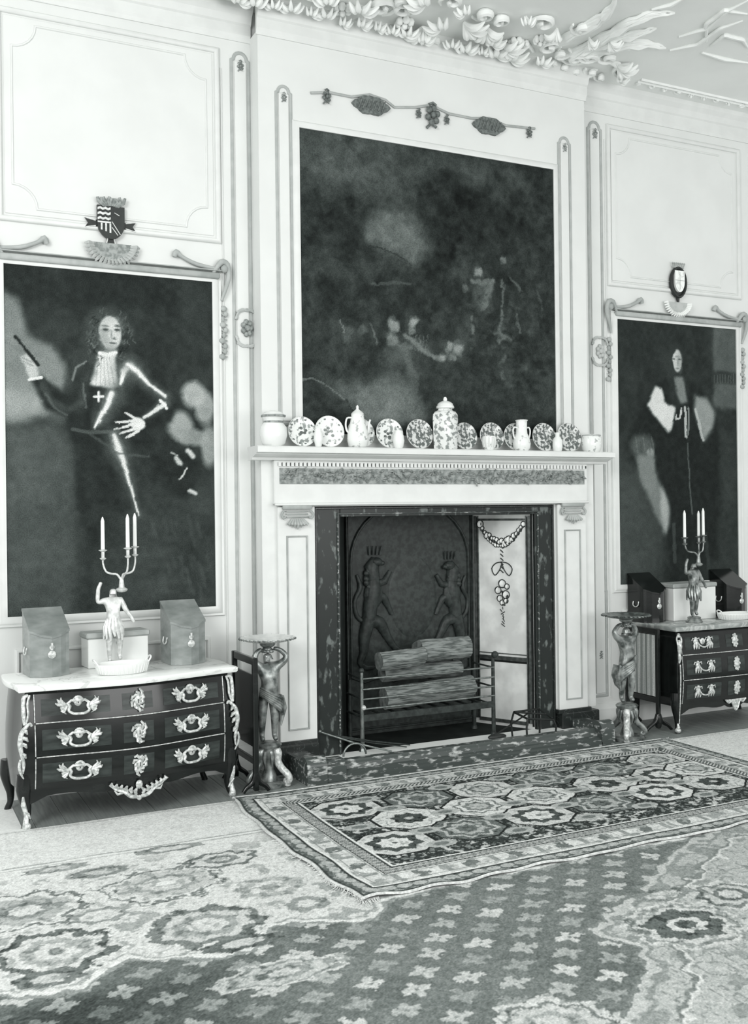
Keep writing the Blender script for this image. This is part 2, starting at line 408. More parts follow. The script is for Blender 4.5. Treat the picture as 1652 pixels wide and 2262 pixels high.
# cornice running along wall and breast
CP = [(0, 4.69), (-.010, 4.69), (-.014, 4.715), (-.022, 4.73), (-.022, 4.79), (-.034, 4.80), (-.05, 4.84), (-.075, 4.87), (-.085, 4.90), (0, 4.90)]
for i, (x0, x1, y) in enumerate([(-1.2, BX0, 0), (BX0 - .012, BX1 + .012, BY), (BX1, 8.6, 0)]):
    mb = MB(); mb.prism_x([(a + y, b) for a, b in CP], x0, x1)
    o = struct('trim_%d' % (i + 1), mb, m_trim, 'white cornice moulding ' + ['left of', 'over', 'right of'][i] + ' the chimney breast')
# skirting
for nm, x0, x1, y in (('baseboard_left', -1.2, BX0, 0), ('baseboard_right', BX1, 8.6, 0)):
    mb = MB(); mb.prism_x([(y, 0), (y - .028, 0), (y - .028, .12), (y - .018, .14), (y - .008, .16), (y, .16)], x0, x1)
    struct(nm, mb, m_trim, 'white skirting board ' + nm.split('_')[1] + ' of the chimney breast')

# ---- panel mouldings and pilaster strips on the walls
def rect(x0, x1, z0, z1): return [(x0, z0), (x1, z0), (x1, z1), (x0, z1)]
def shaped(x0, x1, z0, z1, c):
    p = [(x0 + c, z0), (x1 - c, z0)] + arc(x1, z0, c * .8, 180, 90, 6)[0:] + [(x1, z0 + c), (x1, z1 - c)] + arc(x1, z1, c * .8, 270, 180, 6) + [(x1 - c, z1), (x0 + c, z1)]
    p += arc(x0, z1, c * .8, 0, -90, 6) + [(x0, z1 - c), (x0, z0 + c)] + arc(x0, z0, c * .8, 90, 0, 6)
    return p
for (x0, x1) in ((0.68, 2.0), (5.125, 6.48)):
    mb = MB(); mb.sweep(rect(x0, x1, 3.39, 4.607), BEAD(.034, .022), 0); obj('panel_moulding', mb, m_trim, wall, True)
    mb = MB(); mb.sweep(shaped(x0 + .075, x1 - .075, 3.46, 4.54, .17), BEAD(.016, .012), 0); obj('inner_moulding', mb, m_trim, wall, True)
    mb = MB(); mb.bbx(x0 + .03, x1 - .03, -.006, 0.0, 3.42, 4.58, .003); obj('panel', mb, m_wall, wall)
for (x0, x1) in ((0.75, 1.9), (5.24, 6.37)):
    mb = MB(); mb.sweep(rect(x0, x1, .24, .86), BEAD(.026, .018), 0); obj('dado_moulding', mb, m_trim, wall, True)
for x in (2.035, 5.10):
    mb = MB(); mb.sweep([(x - .008, .2), (x - .008, 4.5)], BEAD(.010, .010), 0, closed=False); obj('fillet', mb, m_trim, wall, True)
mb = MB(); mb.sweep([(5.00, .66), (5.00, 1.02), (5.07, 1.02), (5.07, .66)], BEAD(.008, .008), 0, closed=False); obj('pendant_moulding', mb, m_groove, wall, True)

def rosette(cx, cz, Y, s, m, parent, name='rosette'):
    mb = MB()
    for k in range(6):
        a = k * math.pi / 3 + .3; mb.blob((cx + math.cos(a) * s * .42, Y - s * .12, cz + math.sin(a) * s * .55), (s * .26, s * .18, s * .26), 8, 5)
    mb.blob((cx, Y - s * .2, cz), (s * .24, s * .22, s * .26), 8, 5)
    mb.tube([(cx - s * .5, Y - .004, cz - s), (cx - s * .1, Y - .012, cz - s * .6), (cx + s * .3, Y - .012, cz - s * .9)], s * .12, 5)
    mb.tube([(cx - s * .3, Y - .008, cz + s * .8), (cx, Y - .012, cz + s * .95), (cx + s * .3, Y - .008, cz + s * .8)], s * .12, 5)
    return obj(name, mb, m, parent, True)
def pilaster(x0, x1, z0, z1, Y, parent, ornament=True, w=.02):
    c = (x0 + x1) / 2; r = (x1 - x0) / 2
    path = [(x0, z0), (x1, z0), (x1, z1 - r * .9)] + [(c + r * .75 * math.cos(math.radians(a)), z1 - r * .75 + r * .75 * math.sin(math.radians(a))) for a in range(0, 181, 20)] + [(x0, z1 - r * .9)]
    mb = MB(); mb.sweep(path, BEAD(w, .009), Y); obj('pilaster_moulding', mb, m_shade_line, parent, True)
    mb = MB(); mb.bbx(x0 + w * .9, x1 - w * .9, Y - .012, Y, z0 + .02, z1 - r, .004); obj('pilaster_strip', mb, m_wall, parent)
    if ornament: rosette(c, z1 - r * 1.5, Y - .010, r * .62, m_carve, parent)
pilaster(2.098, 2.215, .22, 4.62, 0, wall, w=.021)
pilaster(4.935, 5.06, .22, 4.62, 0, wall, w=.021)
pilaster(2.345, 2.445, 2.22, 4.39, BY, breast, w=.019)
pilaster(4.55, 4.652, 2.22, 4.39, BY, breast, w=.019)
def cartouche(cx, cz, Y, w, h, m, parent):
    mb = MB()
    for s in (-1, 1):
        p = [(cx, Y - .02, cz + s * h * .5), (cx + w * .35, Y - .02, cz + s * h * .42), (cx + w * .5, Y - .016, cz + s * h * .22), (cx + w * .42, Y - .02, cz + s * h * .30)]
        q = [(2 * cx - a, b, c_) for a, b, c_ in p]
        mb.tube(p, w * .055, 6); mb.tube(q, w * .055, 6)
        mb.tube([(cx - w * .45, Y - .014, cz + s * h * .40), (cx - w * .2, Y - .02, cz + s * h * .5), (cx, Y - .02, cz + s * h * .46), (cx + w * .2, Y - .02, cz + s * h * .5), (cx + w * .45, Y - .014, cz + s * h * .40)], w * .05, 6)
    o = obj('cartouche_scroll', mb, m_stucco_d, parent, True)
    mb = MB()
    for k in range(7):
        a = k * .9; mb.blob((cx + math.cos(a) * w * .18, Y - .02, cz + math.sin(a) * h * .17), (w * .12, .014, w * .13), 7, 4)
    mb.blob((cx, Y - .028, cz), (w * .13, .014, w * .14), 8, 5)
    obj('cartouche_flower', mb, m, parent, True)
cartouche(2.178, 2.845, 0, .15, .24, m_carve, wall)
cartouche(5.02, 2.86, 0, .15, .22, m_stucco_d, wall)

# ---- above the great painting: curved cresting with lozenge cartouches
mb = MB()
pts = [WP(x, y, BY) for x, y in ((685, 206), (725, 205), (775, 215), (815, 210), (850, 222), (870, 238), (915, 238), (950, 233), (990, 252), (1040, 262), (1080, 262), (1115, 278), (1180, 285))]
mb.tube([(p.x, BY - .008, p.z) for p in pts], .009, 6); obj('cresting', mb, m_groove, breast, True)
def lozenge(cx, cz, w, h):
    mb = MB(); P_ = []
    for k in range(24):
        a = 2 * math.pi * k / 24; e = 1 + .10 * math.cos(6 * a)
        P_.append((cx + w / 2 * e * math.copysign(abs(math.cos(a)) ** 1.3, math.cos(a)), cz + h / 2 * e * math.copysign(abs(math.sin(a)) ** .8, math.sin(a)) - (0.12 * (w / 2) * math.cos(a) * .0)))
    mb.prism(P_, BY - .022, BY)
    for k in range(-3, 4):
        mb.tube([(cx + k * w * .11 - w * .05, BY - .026, cz - h * .28), (cx + k * w * .11 + w * .05, BY - .026, cz + h * .28)], .006, 5)
    return obj('lozenge', mb, m_carve_d, breast)
c = WP(818, 235, BY); lozenge(c.x, c.z, .26, .12)
c = WP(1078, 280, BY); lozenge(c.x, c.z, .25, .12)
for (x, y, s) in ((720, 215, .05), (953, 257, .09), (923, 252, .035), (985, 266, .035), (1167, 294, .04)):
    c = WP(x, y, BY); rosette(c.x, c.z, BY - .008, s, m_carve_d, breast, 'flower_boss')

# ---- plaster relief on the ceiling
def spiral(s, turns=1.4, r0=.02, flip=1, n=16, tr=.014):
    mb = MB(); P_ = []; R_ = []
    for i in range(n + 1):
        t = i / n; a = t * turns * 2 * math.pi; r = r0 + (s - r0) * t ** 1.3; P_.append((r * math.cos(a) * flip, r * math.sin(a), -.018 - .012 * (1 - t))); R_.append(tr * (.6 + .9 * math.sin(math.pi * min(1, t * .9 + .1))))
    mb.tube(P_, R_, 6); return mb
def leaf(s):
    mb = MB()
    for k in range(-2, 3):
        a = k * .42; L_ = s * (1 - .13 * abs(k)); P_ = []; R_ = []
        for i in range(6):
            t = i / 5; P_.append((L_ * t * math.sin(a * (1 + .5 * t)), L_ * t * math.cos(a), -.012 - .045 * math.sin(math.pi * t * .8))); R_.append(s * .13 * math.sin(math.pi * (t * .85 + .1)) + .002)
        mb.tube(P_, R_, 6)
    return mb
def flower(s):
    mb = MB()
    for k in range(6):
        a = k * math.pi / 3; mb.blob((math.cos(a) * s * .5, math.sin(a) * s * .5, -.02), (s * .3, s * .3, .022), 7, 4)
    mb.blob((0, 0, -.035), (s * .25, s * .25, .02), 7, 4); return mb
protos = [spiral(.10), spiral(.08, 1.2, .015, -1), leaf(.15), leaf(.11), flower(.07), spiral(.06, 1.0, .01, 1)]
meshes = []
def relief(k, loc, rot, sc, tilt=0.0, par=ceiling):
    nm = ('stucco_scroll', 'stucco_scroll', 'stucco_leaf', 'stucco_leaf', 'stucco_flower', 'stucco_scroll')[k]
    while len(meshes) <= k: meshes.append(None)
    if meshes[k] is None:
        o = obj(nm, protos[k], m_stucco, par, True, local=True); meshes[k] = o.data
    else: o = bpy.data.objects.new(nm, meshes[k]); COL.objects.link(o); o.parent = par
    o.location = loc; o.rotation_euler = (tilt, 0, rot); o.scale = (sc, sc, 1.3); return o
CZ = 4.90
rr = random.Random(5)
for i in range(27):
    x = 1.95 + i * .118
    relief(rr.choice((2, 3, 5, 3)), (x, -.24 + rr.uniform(-.02, .04), CZ), math.pi + rr.uniform(-.6, .6), rr.uniform(.75, 1.15))
for i in range(26):
    x = 2.0 + i * .12
    relief(rr.choice((0, 1, 2, 4, 0)), (x + rr.uniform(-.03, .03), -.42 + .09 * math.sin(i * 1.3) + rr.uniform(-.05, .05), CZ), rr.uniform(0, 6.28), rr.uniform(.8, 1.25))
for i in range(18):
    x = 2.2 + i * .14
    relief(rr.choice((0, 2, 3, 1)), (x, -.68 + rr.uniform(-.09, .09), CZ), rr.uniform(0, 6.28), rr.uniform(.7, 1.1))
for i in range(22):
    relief(rr.choice((1, 5, 4, 5)), (5.15 + i * .13, -.20 + rr.uniform(-.012, .012), 4.935), rr.uniform(0, 6.28), rr.uniform(.45, .62))
def gtube(pp, r0, name='acanthus_leaf', drop=.03, m=m_stucco):
    P_ = []; R_ = []; n = len(pp)
    for i, (x, y) in enumerate(pp):
        g = GP(x, y, CZ); t = i / (n - 1); P_.append((g.x, g.y, CZ - drop * math.sin(math.pi * (t * .8 + .1)))); R_.append(r0 * math.sin(math.pi * (t * .82 + .14)) + .004)
    # refine
    Q = []; RQ = []
    for i in range(n - 1):
        for k in range(3):
            t = k / 3; Q.append(Vector(P_[i]).lerp(Vector(P_[i + 1]), t)); RQ.append(R_[i] * (1 - t) + R_[i + 1] * t)
    Q.append(Vector(P_[-1])); RQ.append(R_[-1])
    mb = MB()
    if r0 < .02: mb.tube(Q, RQ, 6)
    else:
        for off_, kk in ((-.7, .45), (0, .6), (.7, .45), (-1.2, .3), (1.2, .3)):
            mb.tube([q_ + Vector((off_ * w_ * .5, off_ * w_ * .6, .01 * abs(off_) + .006 * math.sin(i_ * 2.1 + off_ * 3))) for i_, (q_, w_) in enumerate(zip(Q, RQ))], [w_ * kk * (1 + .25 * math.sin(i_ * 2.6 + off_)) for i_, w_ in enumerate(RQ)], 7)
    return obj(name, mb, m, ceiling, True)
for pp, r in (([(1225, 118), (1270, 112), (1330, 80), (1390, 45), (1440, 28), (1490, 26)], .05),
              ([(1230, 120), (1290, 108), (1360, 82), (1410, 70), (1450, 60)], .045),
              ([(1235, 122), (1300, 112), (1370, 94), (1430, 92), (1470, 104)], .05),
              ([(1200, 112), (1250, 80), (1320, 40), (1350, 15), (1362, -10)], .05),
              ([(1218, 130), (1240, 148), (1280, 158), (1320, 152)], .04),
              ([(1260, 118), (1285, 112), (1298, 122), (1288, 132)], .03),
              ([(1130, 122), (1150, 96), (1165, 92), (1180, 112)], .035),
              ([(1345, 136), (1368, 140), (1375, 155), (1360, 160)], .03)):
    gtube(pp, r)
for pp in ([(1500, 80), (1560, 60), (1600, 25), (1652, 0)], [(1480, 110), (1540, 95), (1590, 60), (1640, 45)], [(1560, 90), (1560, 50), (1600, 20), (1650, 30)],
           [(1550, 115), (1600, 128), (1652, 138)], [(1570, 100), (1600, 75), (1640, 85), (1652, 105)], [(1440, 20), (1480, 8), (1520, -10)]):
    gtube(pp, .012, 'arabesque', .01)
for (a, b) in ((-.20, .012), (-.245, .008)):
    mb = MB(); mb.prism_x([(a, CZ), (a - b, CZ - .014), (a - 2 * b, CZ)], 5.25, 8.5); obj('ceiling_moulding', mb, m_stucco, ceiling)

#==================================================================  MANTELPIECE
mant = thing('mantelpiece', 'tall white chimneypiece with dentils, carved leaf frieze and dark marble surround', 'fireplace', (3.507, -.2, 0))
SX0, SX1 = 2.563, 4.452          # outside of marble slips
mb = MB(); mb.bx(2.205, 4.81, BY - .03, BY, 1.69, 2.02); mb.bx(2.205, SX0, BY - .03, BY, .19, 1.69); mb.bx(SX1, 4.81, BY - .03, BY, .19, 1.69)
obj('backing_frame', mb, m_trim, mant)
FY = BY - .075
mb = MB(); mb.bbx(2.275, 4.722, FY, BY - .02, 1.705, 1.985, .006); obj('frieze_board', mb, m_trim, mant)
mb = MB()
mb.prism_x([(BY, 1.985), (FY - .012, 1.985), (FY - .02, 2.0), (FY - .05, 2.008), (FY - .075, 2.018), (FY - .08, 2.024), (FY - .12, 2.028), (FY - .12, 2.060), (FY - .11, 2.068), (BY, 2.068)], 2.125, 4.885)
SHY = FY - .12; SHZ = 2.068
obj('mantelshelf', mb, m_trim, mant)
mb = MB(); mb.sweep([(2.275, 1.705), (4.722, 1.705)], BEAD(.02, .014), FY, closed=False); obj('lower_fillet', mb, m_trim, mant, True)
mb = MB(); mb.bx(2.30, 4.71, FY - .004, FY, 1.950, 1.968); obj('dentil_ground', mb, m_black, mant)
mb = MB(); n = 84; st = (4.70 - 2.30) / n
for i in range(n): mb.bx(2.30 + i * st, 2.30 + i * st + st * .66, FY - .014, FY - .003, 1.946, 1.972)
tag(obj('dentils', mb, m_trim, mant), kind='stuff')
mb = MB(); mb.bx(2.31, 4.69, FY - .006, FY, 1.835, 1.935); obj('frieze_ground', mb, m_carve, mant)
mb = MB(); rr = random.Random(3)
for i in range(300):
    x = 2.32 + i * (4.68 - 2.32) / 300; z = 1.885 + rr.uniform(-.04, .04); a = rr.uniform(-.2, 1.2) * (1 if rr.random() > .3 else -1); L_ = rr.uniform(.018, .034)
    mb.tube([(x, FY - .008, z), (x + L_ * .5 * math.cos(a), FY - .02, z + L_ * .5 * math.sin(a)), (x + L_ * math.cos(a), FY - .010, z + L_ * math.sin(a))], [.003, .0065, .002], 5)
tag(obj('carved_leaf_band', mb, m_carve, mant, True), kind='stuff')
for k, (x0, x1) in enumerate(((2.30, 2.555), (4.46, 4.715))):
    mb = MB(); mb.bbx(x0, x1, FY + .012, BY - .02, .19, 1.69, .004); pl = obj('pilaster', mb, m_trim, mant)
    mb = MB(); mb.sweep(rect(x0 + .06, x1 - .06, .27, 1.50), BEAD(.010, .010), FY + .012); obj('pilaster_bead', mb, m_groove, pl, True)
    mb = MB(); cx = (x0 + x1) / 2
    mb.bbx(cx - .10, cx + .10, FY - .012, FY + .014, 1.672, 1.700, .004)
    for q in range(3): mb.bbx(cx - .075, cx + .075, FY - .004, FY + .014, 1.655 - q * .018, 1.665 - q * .018, .002)
    for q in range(-3, 4): mb.tube([(cx + q * .012, FY - .004, 1.61), (cx + q * .022, FY - .018, 1.575), (cx + q * .024, FY - .006, 1.545 + .012 * abs(q))], [.008, .011, .003], 6)
    for q in (-1, 1): mb.tube([(cx + q * .09, FY, 1.665), (cx + q * .108, FY - .008, 1.64), (cx + q * .095, FY - .008, 1.615), (cx + q * .08, FY - .004, 1.63)], .008, 6)
    obj('capital', mb, m_groove, pl, True)
    mb = MB(); mb.bbx(x0 - .06, x1 + .035 if k else x1 - .0, FY - .02, BY - .0, 0.0, .175, .006) if k == 0 else mb.bbx(x0 + .0, x1 + .08, FY - .02, BY, 0.0, .175, .006)
    mb.bbx(x0 - .02, x1 + .02 if k else x1, FY - .005, BY, .17, .20, .004)
    obj('plinth', mb, m_marb_b, mant)
# marble slips
mb = MB(); mb.bbx(SX0, OX0, BY - .02, BY + .012, 0.0, 1.69, .004); s1 = obj('marble_slip', mb, m_marb_d, mant)
mb = MB(); mb.bbx(OX1, SX1, BY - .02, BY + .012, 0.0, 1.69, .004); obj('marble_slip', mb, m_marb_d, mant)
mb = MB(); mb.bbx(OX0, OX1, BY - .02, BY + .012, OZ, 1.69, .004); obj('marble_slip', mb, m_marb_d, mant)
mb = MB(); mb.sweep([(SX0 + .012, .0), (SX0 + .012, 1.678), (SX1 - .012, 1.678), (SX1 - .012, .0)][::-1], BEAD(.014, .012), BY - .02, closed=False); obj('outer_bead', mb, m_marb_b, mant, True)
mb = MB(); mb.sweep([(OX0 - .02, .0), (OX0 - .02, OZ + .02), (OX1 + .02, OZ + .02), (OX1 + .02, .0)][::-1], BEAD(.010, .014), BY - .02, closed=False); obj('inner_bead', mb, m_marb_m, mant, True)
# firebox: splayed cheeks, back, hood
HZ = .065; BKY = .30; KX0, KX1 = 2.99, 4.05
mb = MB(); mb.add([(OX0 + .003, -.142, 0), (KX0, BKY, 0), (KX0, BKY, 1.9), (OX0 + .003, -.142, 1.9), (OX0 - .03, .02, 0), (KX0 - .03, BKY + .03, 0), (KX0 - .03, BKY + .03, 1.9), (OX0 - .03, .02, 1.9)], [(0, 1, 2, 3), (4, 7, 6, 5), (0, 4, 5, 1), (3, 2, 6, 7), (1, 5, 6, 2), (0, 3, 7, 4)])
obj('cheek', mb, m_soot, mant)
FC = Vector((OX1 - .003, -.142, 0)); BC = Vector((KX1, BKY, 0)); dirc = (BC - FC); LC = dirc.length; ex = dirc.normalized(); nc = Vector((-ex.y, ex.x, 0));
if nc.x > 0: nc = -nc
def ck(s, z, h=0.0): return FC + ex * s + nc * h + Vector((0, 0, z))
def ckbox(mb, s0, s1, z0, z1, h0, h1):
    P_ = [ck(s, z, h) for z in (z0, z1) for (s, h) in ((s0, h0), (s1, h0), (s1, h1), (s0, h1))]
    mb.add(P_, [(0, 3, 2, 1), (4, 5, 6, 7), (0, 1, 5, 4), (1, 2, 6, 5), (2, 3, 7, 6), (3, 0, 4, 7)])
mb = MB(); ckbox(mb, 0, LC, 0, 1.9, -.03, 0); chk = obj('cheek', mb, m_cheek, mant); tag(chk, 'white splayed right cheek with painted fruit festoon')
mb = MB()
for (s0, s1, z0, z1) in ((.015, .035, .1, 1.61), (.045, .052, .1, 1.61), (LC - .04, LC - .02, .1, 1.61), (LC - .056, LC - .048, .1, 1.61), (.05, LC - .05, 1.575, 1.59), (.05, LC - .05, .545, .575), (.05, LC - .05, .592, .598), (.05, LC - .05, .085, .11)):
    ckbox(mb, s0, s1, z0, z1, 0, .010)
obj('metal_bead', mb, m_steel, chk)
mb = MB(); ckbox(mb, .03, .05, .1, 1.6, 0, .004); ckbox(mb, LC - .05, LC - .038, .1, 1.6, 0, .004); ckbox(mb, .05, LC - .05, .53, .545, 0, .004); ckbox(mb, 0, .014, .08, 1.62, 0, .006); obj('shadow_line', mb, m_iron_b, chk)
# festoon of fruit
mbd = MB(); mbl = MB()
def fruit(s, z, r):
    c = ck(s, z, .004); N = 12
    a1 = [c + ex * (r * math.cos(2 * math.pi * k / N)) + Vector((0, 0, r * math.sin(2 * math.pi * k / N))) for k in range(N + 1)]
    mbd.tube(a1, .0038, 5); mbl.blob(c, (r * .85, .006, r * .9), 8, 5)
rr = random.Random(9)
for i in range(19):
    t = i / 18; s = .07 + t * (LC - .14); z = 1.55 - .13 * math.sin(math.pi * t) ** .8
    fruit(s, z + rr.uniform(-.012, .012), rr.uniform(.014, .03)); fruit(s + .008, z - .03 * math.sin(math.pi * t), rr.uniform(.010, .02))
    mbd.blob(ck(s, z - .01, .003), (.016, .004, .018), 6, 4)
mid = LC / 2 + .0
for z in np.arange(1.19, 1.40, .03): mbd.tube([ck(mid - .012, z, .004), ck(mid + .012, z + .02, .004)], .004, 5)
for sgn in (-1, 1):
    mbd.tube([ck(mid, 1.27, .004), ck(mid + sgn * .05, 1.26, .004), ck(mid + sgn * .085, 1.22, .004), ck(mid + sgn * .06, 1.17, .004), ck(mid + sgn * .02, 1.21, .004), ck(mid, 1.26, .004)], .004, 6)
for (a, z, r) in ((0, 1.11, .03), (-.04, 1.09, .02), (.035, 1.06, .026), (-.03, 1.03, .03), (.02, 1.0, .024), (0, .97, .02), (-.03, .985, .018)): fruit(mid + a, z, r)
for k in range(14): mbd.blob(ck(mid - .03 + rr.uniform(-.02, .03), 1.0 + rr.uniform(-.05, .05), .004), (.009, .004, .009), 6, 4)
for k in range(8): mbd.tube([ck(mid + rr.uniform(-.02, .02), .94 - k * .018, .004), ck(mid + rr.uniform(-.02, .02), .92 - k * .018, .004)], .003, 5)
tag(obj('festoon', mbd, m_iron, chk, True), kind='stuff'); tag(obj('fruit', mbl, m_cheek, chk, True), kind='stuff')
mb = MB(); mb.bx(KX0 - .03, KX1 + .03, BKY, BKY + .05, 0, 1.95); obj('firebox_back', mb, m_soot, mant)
mb = MB(); mb.bx(OX0 - .04, OX1 + .04, -.13, BKY + .05, 1.9, 1.95); obj('firebox_hood', mb, m_soot, mant)
mb = MB(); mb.bbx(OX0 + .01, OX1 - .01, -.131, BKY - .001, 0.001, HZ - .004, .004); obj('inner_hearth', mb, m_soot, mant)
mb = MB(); mb.bbx(SX0 - .12, SX1 + .10, -.438, -.131, 0.001, HZ, .004); obj('hearth_strip', mb, mat('white_hearth_stone', 250, .5, v2=246, scale=5), mant)

# moulded marble kerb around the hearth
kerb = thing('hearth_kerb', 'mottled marble kerb with moulded front and rounded scroll ends round the hearth', 'hearth kerb', (3.5, -.5, 0))
KP = [(-.44, 0), (-.575, 0), (-.575, .026), (-.555, .036), (-.555, .046), (-.535, .056), (-.515, .060), (-.505, .088), (-.495, .098), (-.49, .108), (-.45, .112), (-.44, .106)]
mb = MB(); mb.prism_x(KP, 2.60, 4.555); obj('front_moulding', mb, m_marb_m, kerb)
mb = MB(); mb.bbx(2.46, 2.60, -.565, -.44, 0, .10, .005); mb.bbx(2.46, 2.60, -.54, -.44, .095, .13, .004); obj('end_pad', mb, m_marb_m, kerb)
for x0, x1 in ((2.335, 2.465), (4.55, 4.665)):
    mb = MB(); P_ = [(-.575, 0)] + [(-.50 + .075 * math.cos(math.radians(a)), .095 + .075 * math.sin(math.radians(a))) for a in range(180, -1, -20)] + [(-.18, .13), (-.18, 0)]
    P_ = [(-.575, 0), (-.575, .10)] + [(-.515 + .06 * math.cos(math.radians(a)), .105 + .06 * math.sin(math.radians(a))) for a in range(170, 40, -20)] + [(-.44, .135), (-.20, .13), (-.20, 0)]
    mb.prism_x(P_, x0, x1); obj('scroll_end', mb, m_marb_m, kerb, True)

# cast iron fireback with supporters
fb = thing('fireback', 'dark cast iron fireback with arched frame and two rampant beasts in relief', 'fireback', (3.52, BKY, HZ))
FBY = BKY - .012
mb = MB(); mb.bbx(KX0 + .005, KX1 - .005, FBY, BKY - .001, HZ, 1.86, .003); obj('plate', mb, m_iron, fb)
archp = [(3.03, .48)] + [(3.03, 1.30)] + [(3.515 - .485 * math.cos(math.radians(a)), 1.30 + .42 * math.sin(math.radians(a))) for a in range(10, 180, 10)] + [(4.0, 1.30), (4.0, .48), (3.9, .44), (3.8, .47), (3.67, .43), (3.52, .47), (3.36, .43), (3.25, .47), (3.13, .44)]
mb = MB(); mb.sweep(archp, BEAD(.022, .016), FBY); obj('arch_border', mb, m_iron, fb, True)
mb = MB(); mb.sweep(rect(3.0, 4.035, .1, 1.85), BEAD(.016, .018), FBY); mb.sweep(rect(3.015, 4.02, .115, 1.84), BEAD(.006, .010), FBY); obj('outer_border', mb, m_iron, fb, True)
def beast(cx, s, k=1.0):
    mb = MB(); Y = FBY - .008
    def T(pts, r): mb.tube([(cx + s * x * k, Y, .58 + z * k) for x, z in pts], [q * k * 1.12 for q in r], 10, squash=.8)
    T([(-.10, .30), (-.09, .42), (-.06, .56), (-.06, .66)], [.05, .055, .06, .04])          # trunk
    T([(-.06, .64), (-.075, .74), (-.04, .80)], [.05, .055, .03])                             # neck/head
    T([(-.10, .32), (-.01, .30), (.05, .20), (.12, .10), (.20, .06)], [.05, .045, .03, .022, .014])
    T([(-.10, .34), (-.14, .20), (-.15, .08), (-.18, .0), (-.13, -.04), (-.06, -.04)], [.055, .045, .03, .022, .02, .012])
    T([(-.07, .52), (.02, .50), (.07, .42), (.10, .36)], [.035, .03, .02, .016])
    T([(-.05, .60), (.04, .62), (.09, .70)], [.03, .025, .016])
    T([(-.12, .30), (-.2, .36), (-.22, .48), (-.17, .58), (-.2, .68)], [.016, .016, .014, .02, .01])
    for q in range(16):      # mane
        a = q * 2.4; r_ = .03 + .035 * ((q * 7) % 5) / 5
        mb.blob((cx + s * (-.075 + r_ * math.cos(a)) * k, Y - .010, .58 + (.66 + 1.5 * r_ * math.sin(a)) * k), (.024, .022, .026), 7, 4)
    mb.blob((cx + s * -.035 * k, Y - .012, .58 + .775 * k), (.045, .035, .035), 10, 6); mb.blob((cx + s * .012 * k, Y - .014, .58 + .765 * k), (.022, .024, .018), 8, 5)
    mb.blob((cx + s * -.06 * k, Y - .008, .58 + .52 * k), (.075, .03, .10), 10, 6)
    for q in range(4): mb.tube([(cx + s * (-.09 + q * .03) * k, Y, .58 + .83 * k), (cx + s * (-.10 + q * .037) * k, Y - .01, .58 + .90 * k)], [.010, .004], 5)
    for q in range(9): mb.tube([(cx + s * (-.10 + q * .045) * k, Y, .485), (cx + s * (-.10 + q * .045 + .01) * k, Y - .006, .51 + .01 * (q % 2))], .007, 5)
    
    return mb
obj('beast_relief', beast(3.26, 1, .92), m_iron, fb, True); obj('beast_relief', beast(3.80, -1, .86), m_iron, fb, True)
mb = MB(); mb.blob((3.53, FBY, 1.03), (.20, .006, .30), 24, 8); obj('shield_boss', mb, m_iron, fb, True)

# grate with logs
gr = thing('fire_grate', 'black iron fire basket on ball-topped posts holding logs', 'grate', (3.42, -.12, HZ))
GX0, GX1, GY0, GY1 = 2.897, 3.925, -.16, .10
for (x, y, zt, zb) in ((GX0, GY0, .60, .36), (GX1, GY0, .60, .60), (GX0 + .03, GY1, .5, .0), (GX1 - .0, GY1, .5, .0)):
    mb = MB(); mb.tube([(x, y, HZ), (x, y, zt)], [.016, .012], 10); mb.tube([(x, y, HZ - .002), (x, y, HZ + .02)], [.024, .018], 10); p = obj('post', mb, m_steel if (x, y) == (GX0, GY0) else m_iron, gr, True)
    if zb and y == GY0:
        mb = MB(); mb.blob((x + .018 * (x > 3.5), y, zt + (.03 if x > 3.5 else .0)), .026 if x > 3.5 else .018, 12, 8); obj('ball_finial', mb, m_iron, p, True)
mb = MB(); mb.blob((GX0 + .006, GY0 - .014, .355), .017, 12, 8); obj('knob', mb, m_silver, gr, True)
for z in (.545, .475, .41, .345):
    mb = MB(); mb.tube([(GX0, GY0 - .012, z), (GX1, GY0 - .012, z)], .0065, 8); obj('bar', mb, m_steel, gr, True)
mb = MB(); mb.bbx(GX0, GX1, GY0 - .012, GY0 + .004, .26, .305, .003); obj('bottom_rail', mb, m_iron, gr)
for i in range(9):
    x = GX0 + .06 + i * (GX1 - GX0 - .12) / 8; mb = MB(); mb.tube([(x, GY0, .285), (x, GY1, .285)], .008, 6); obj('floor_bar', mb, m_iron, gr, True)
for x in (GX0 + .01, GX1 - .01):
    for z in (.545, .41, .285):
        mb = MB(); mb.tube([(x, GY0, z), (x, GY1, z)], .0065, 6); obj('side_bar', mb, m_iron, gr, True)
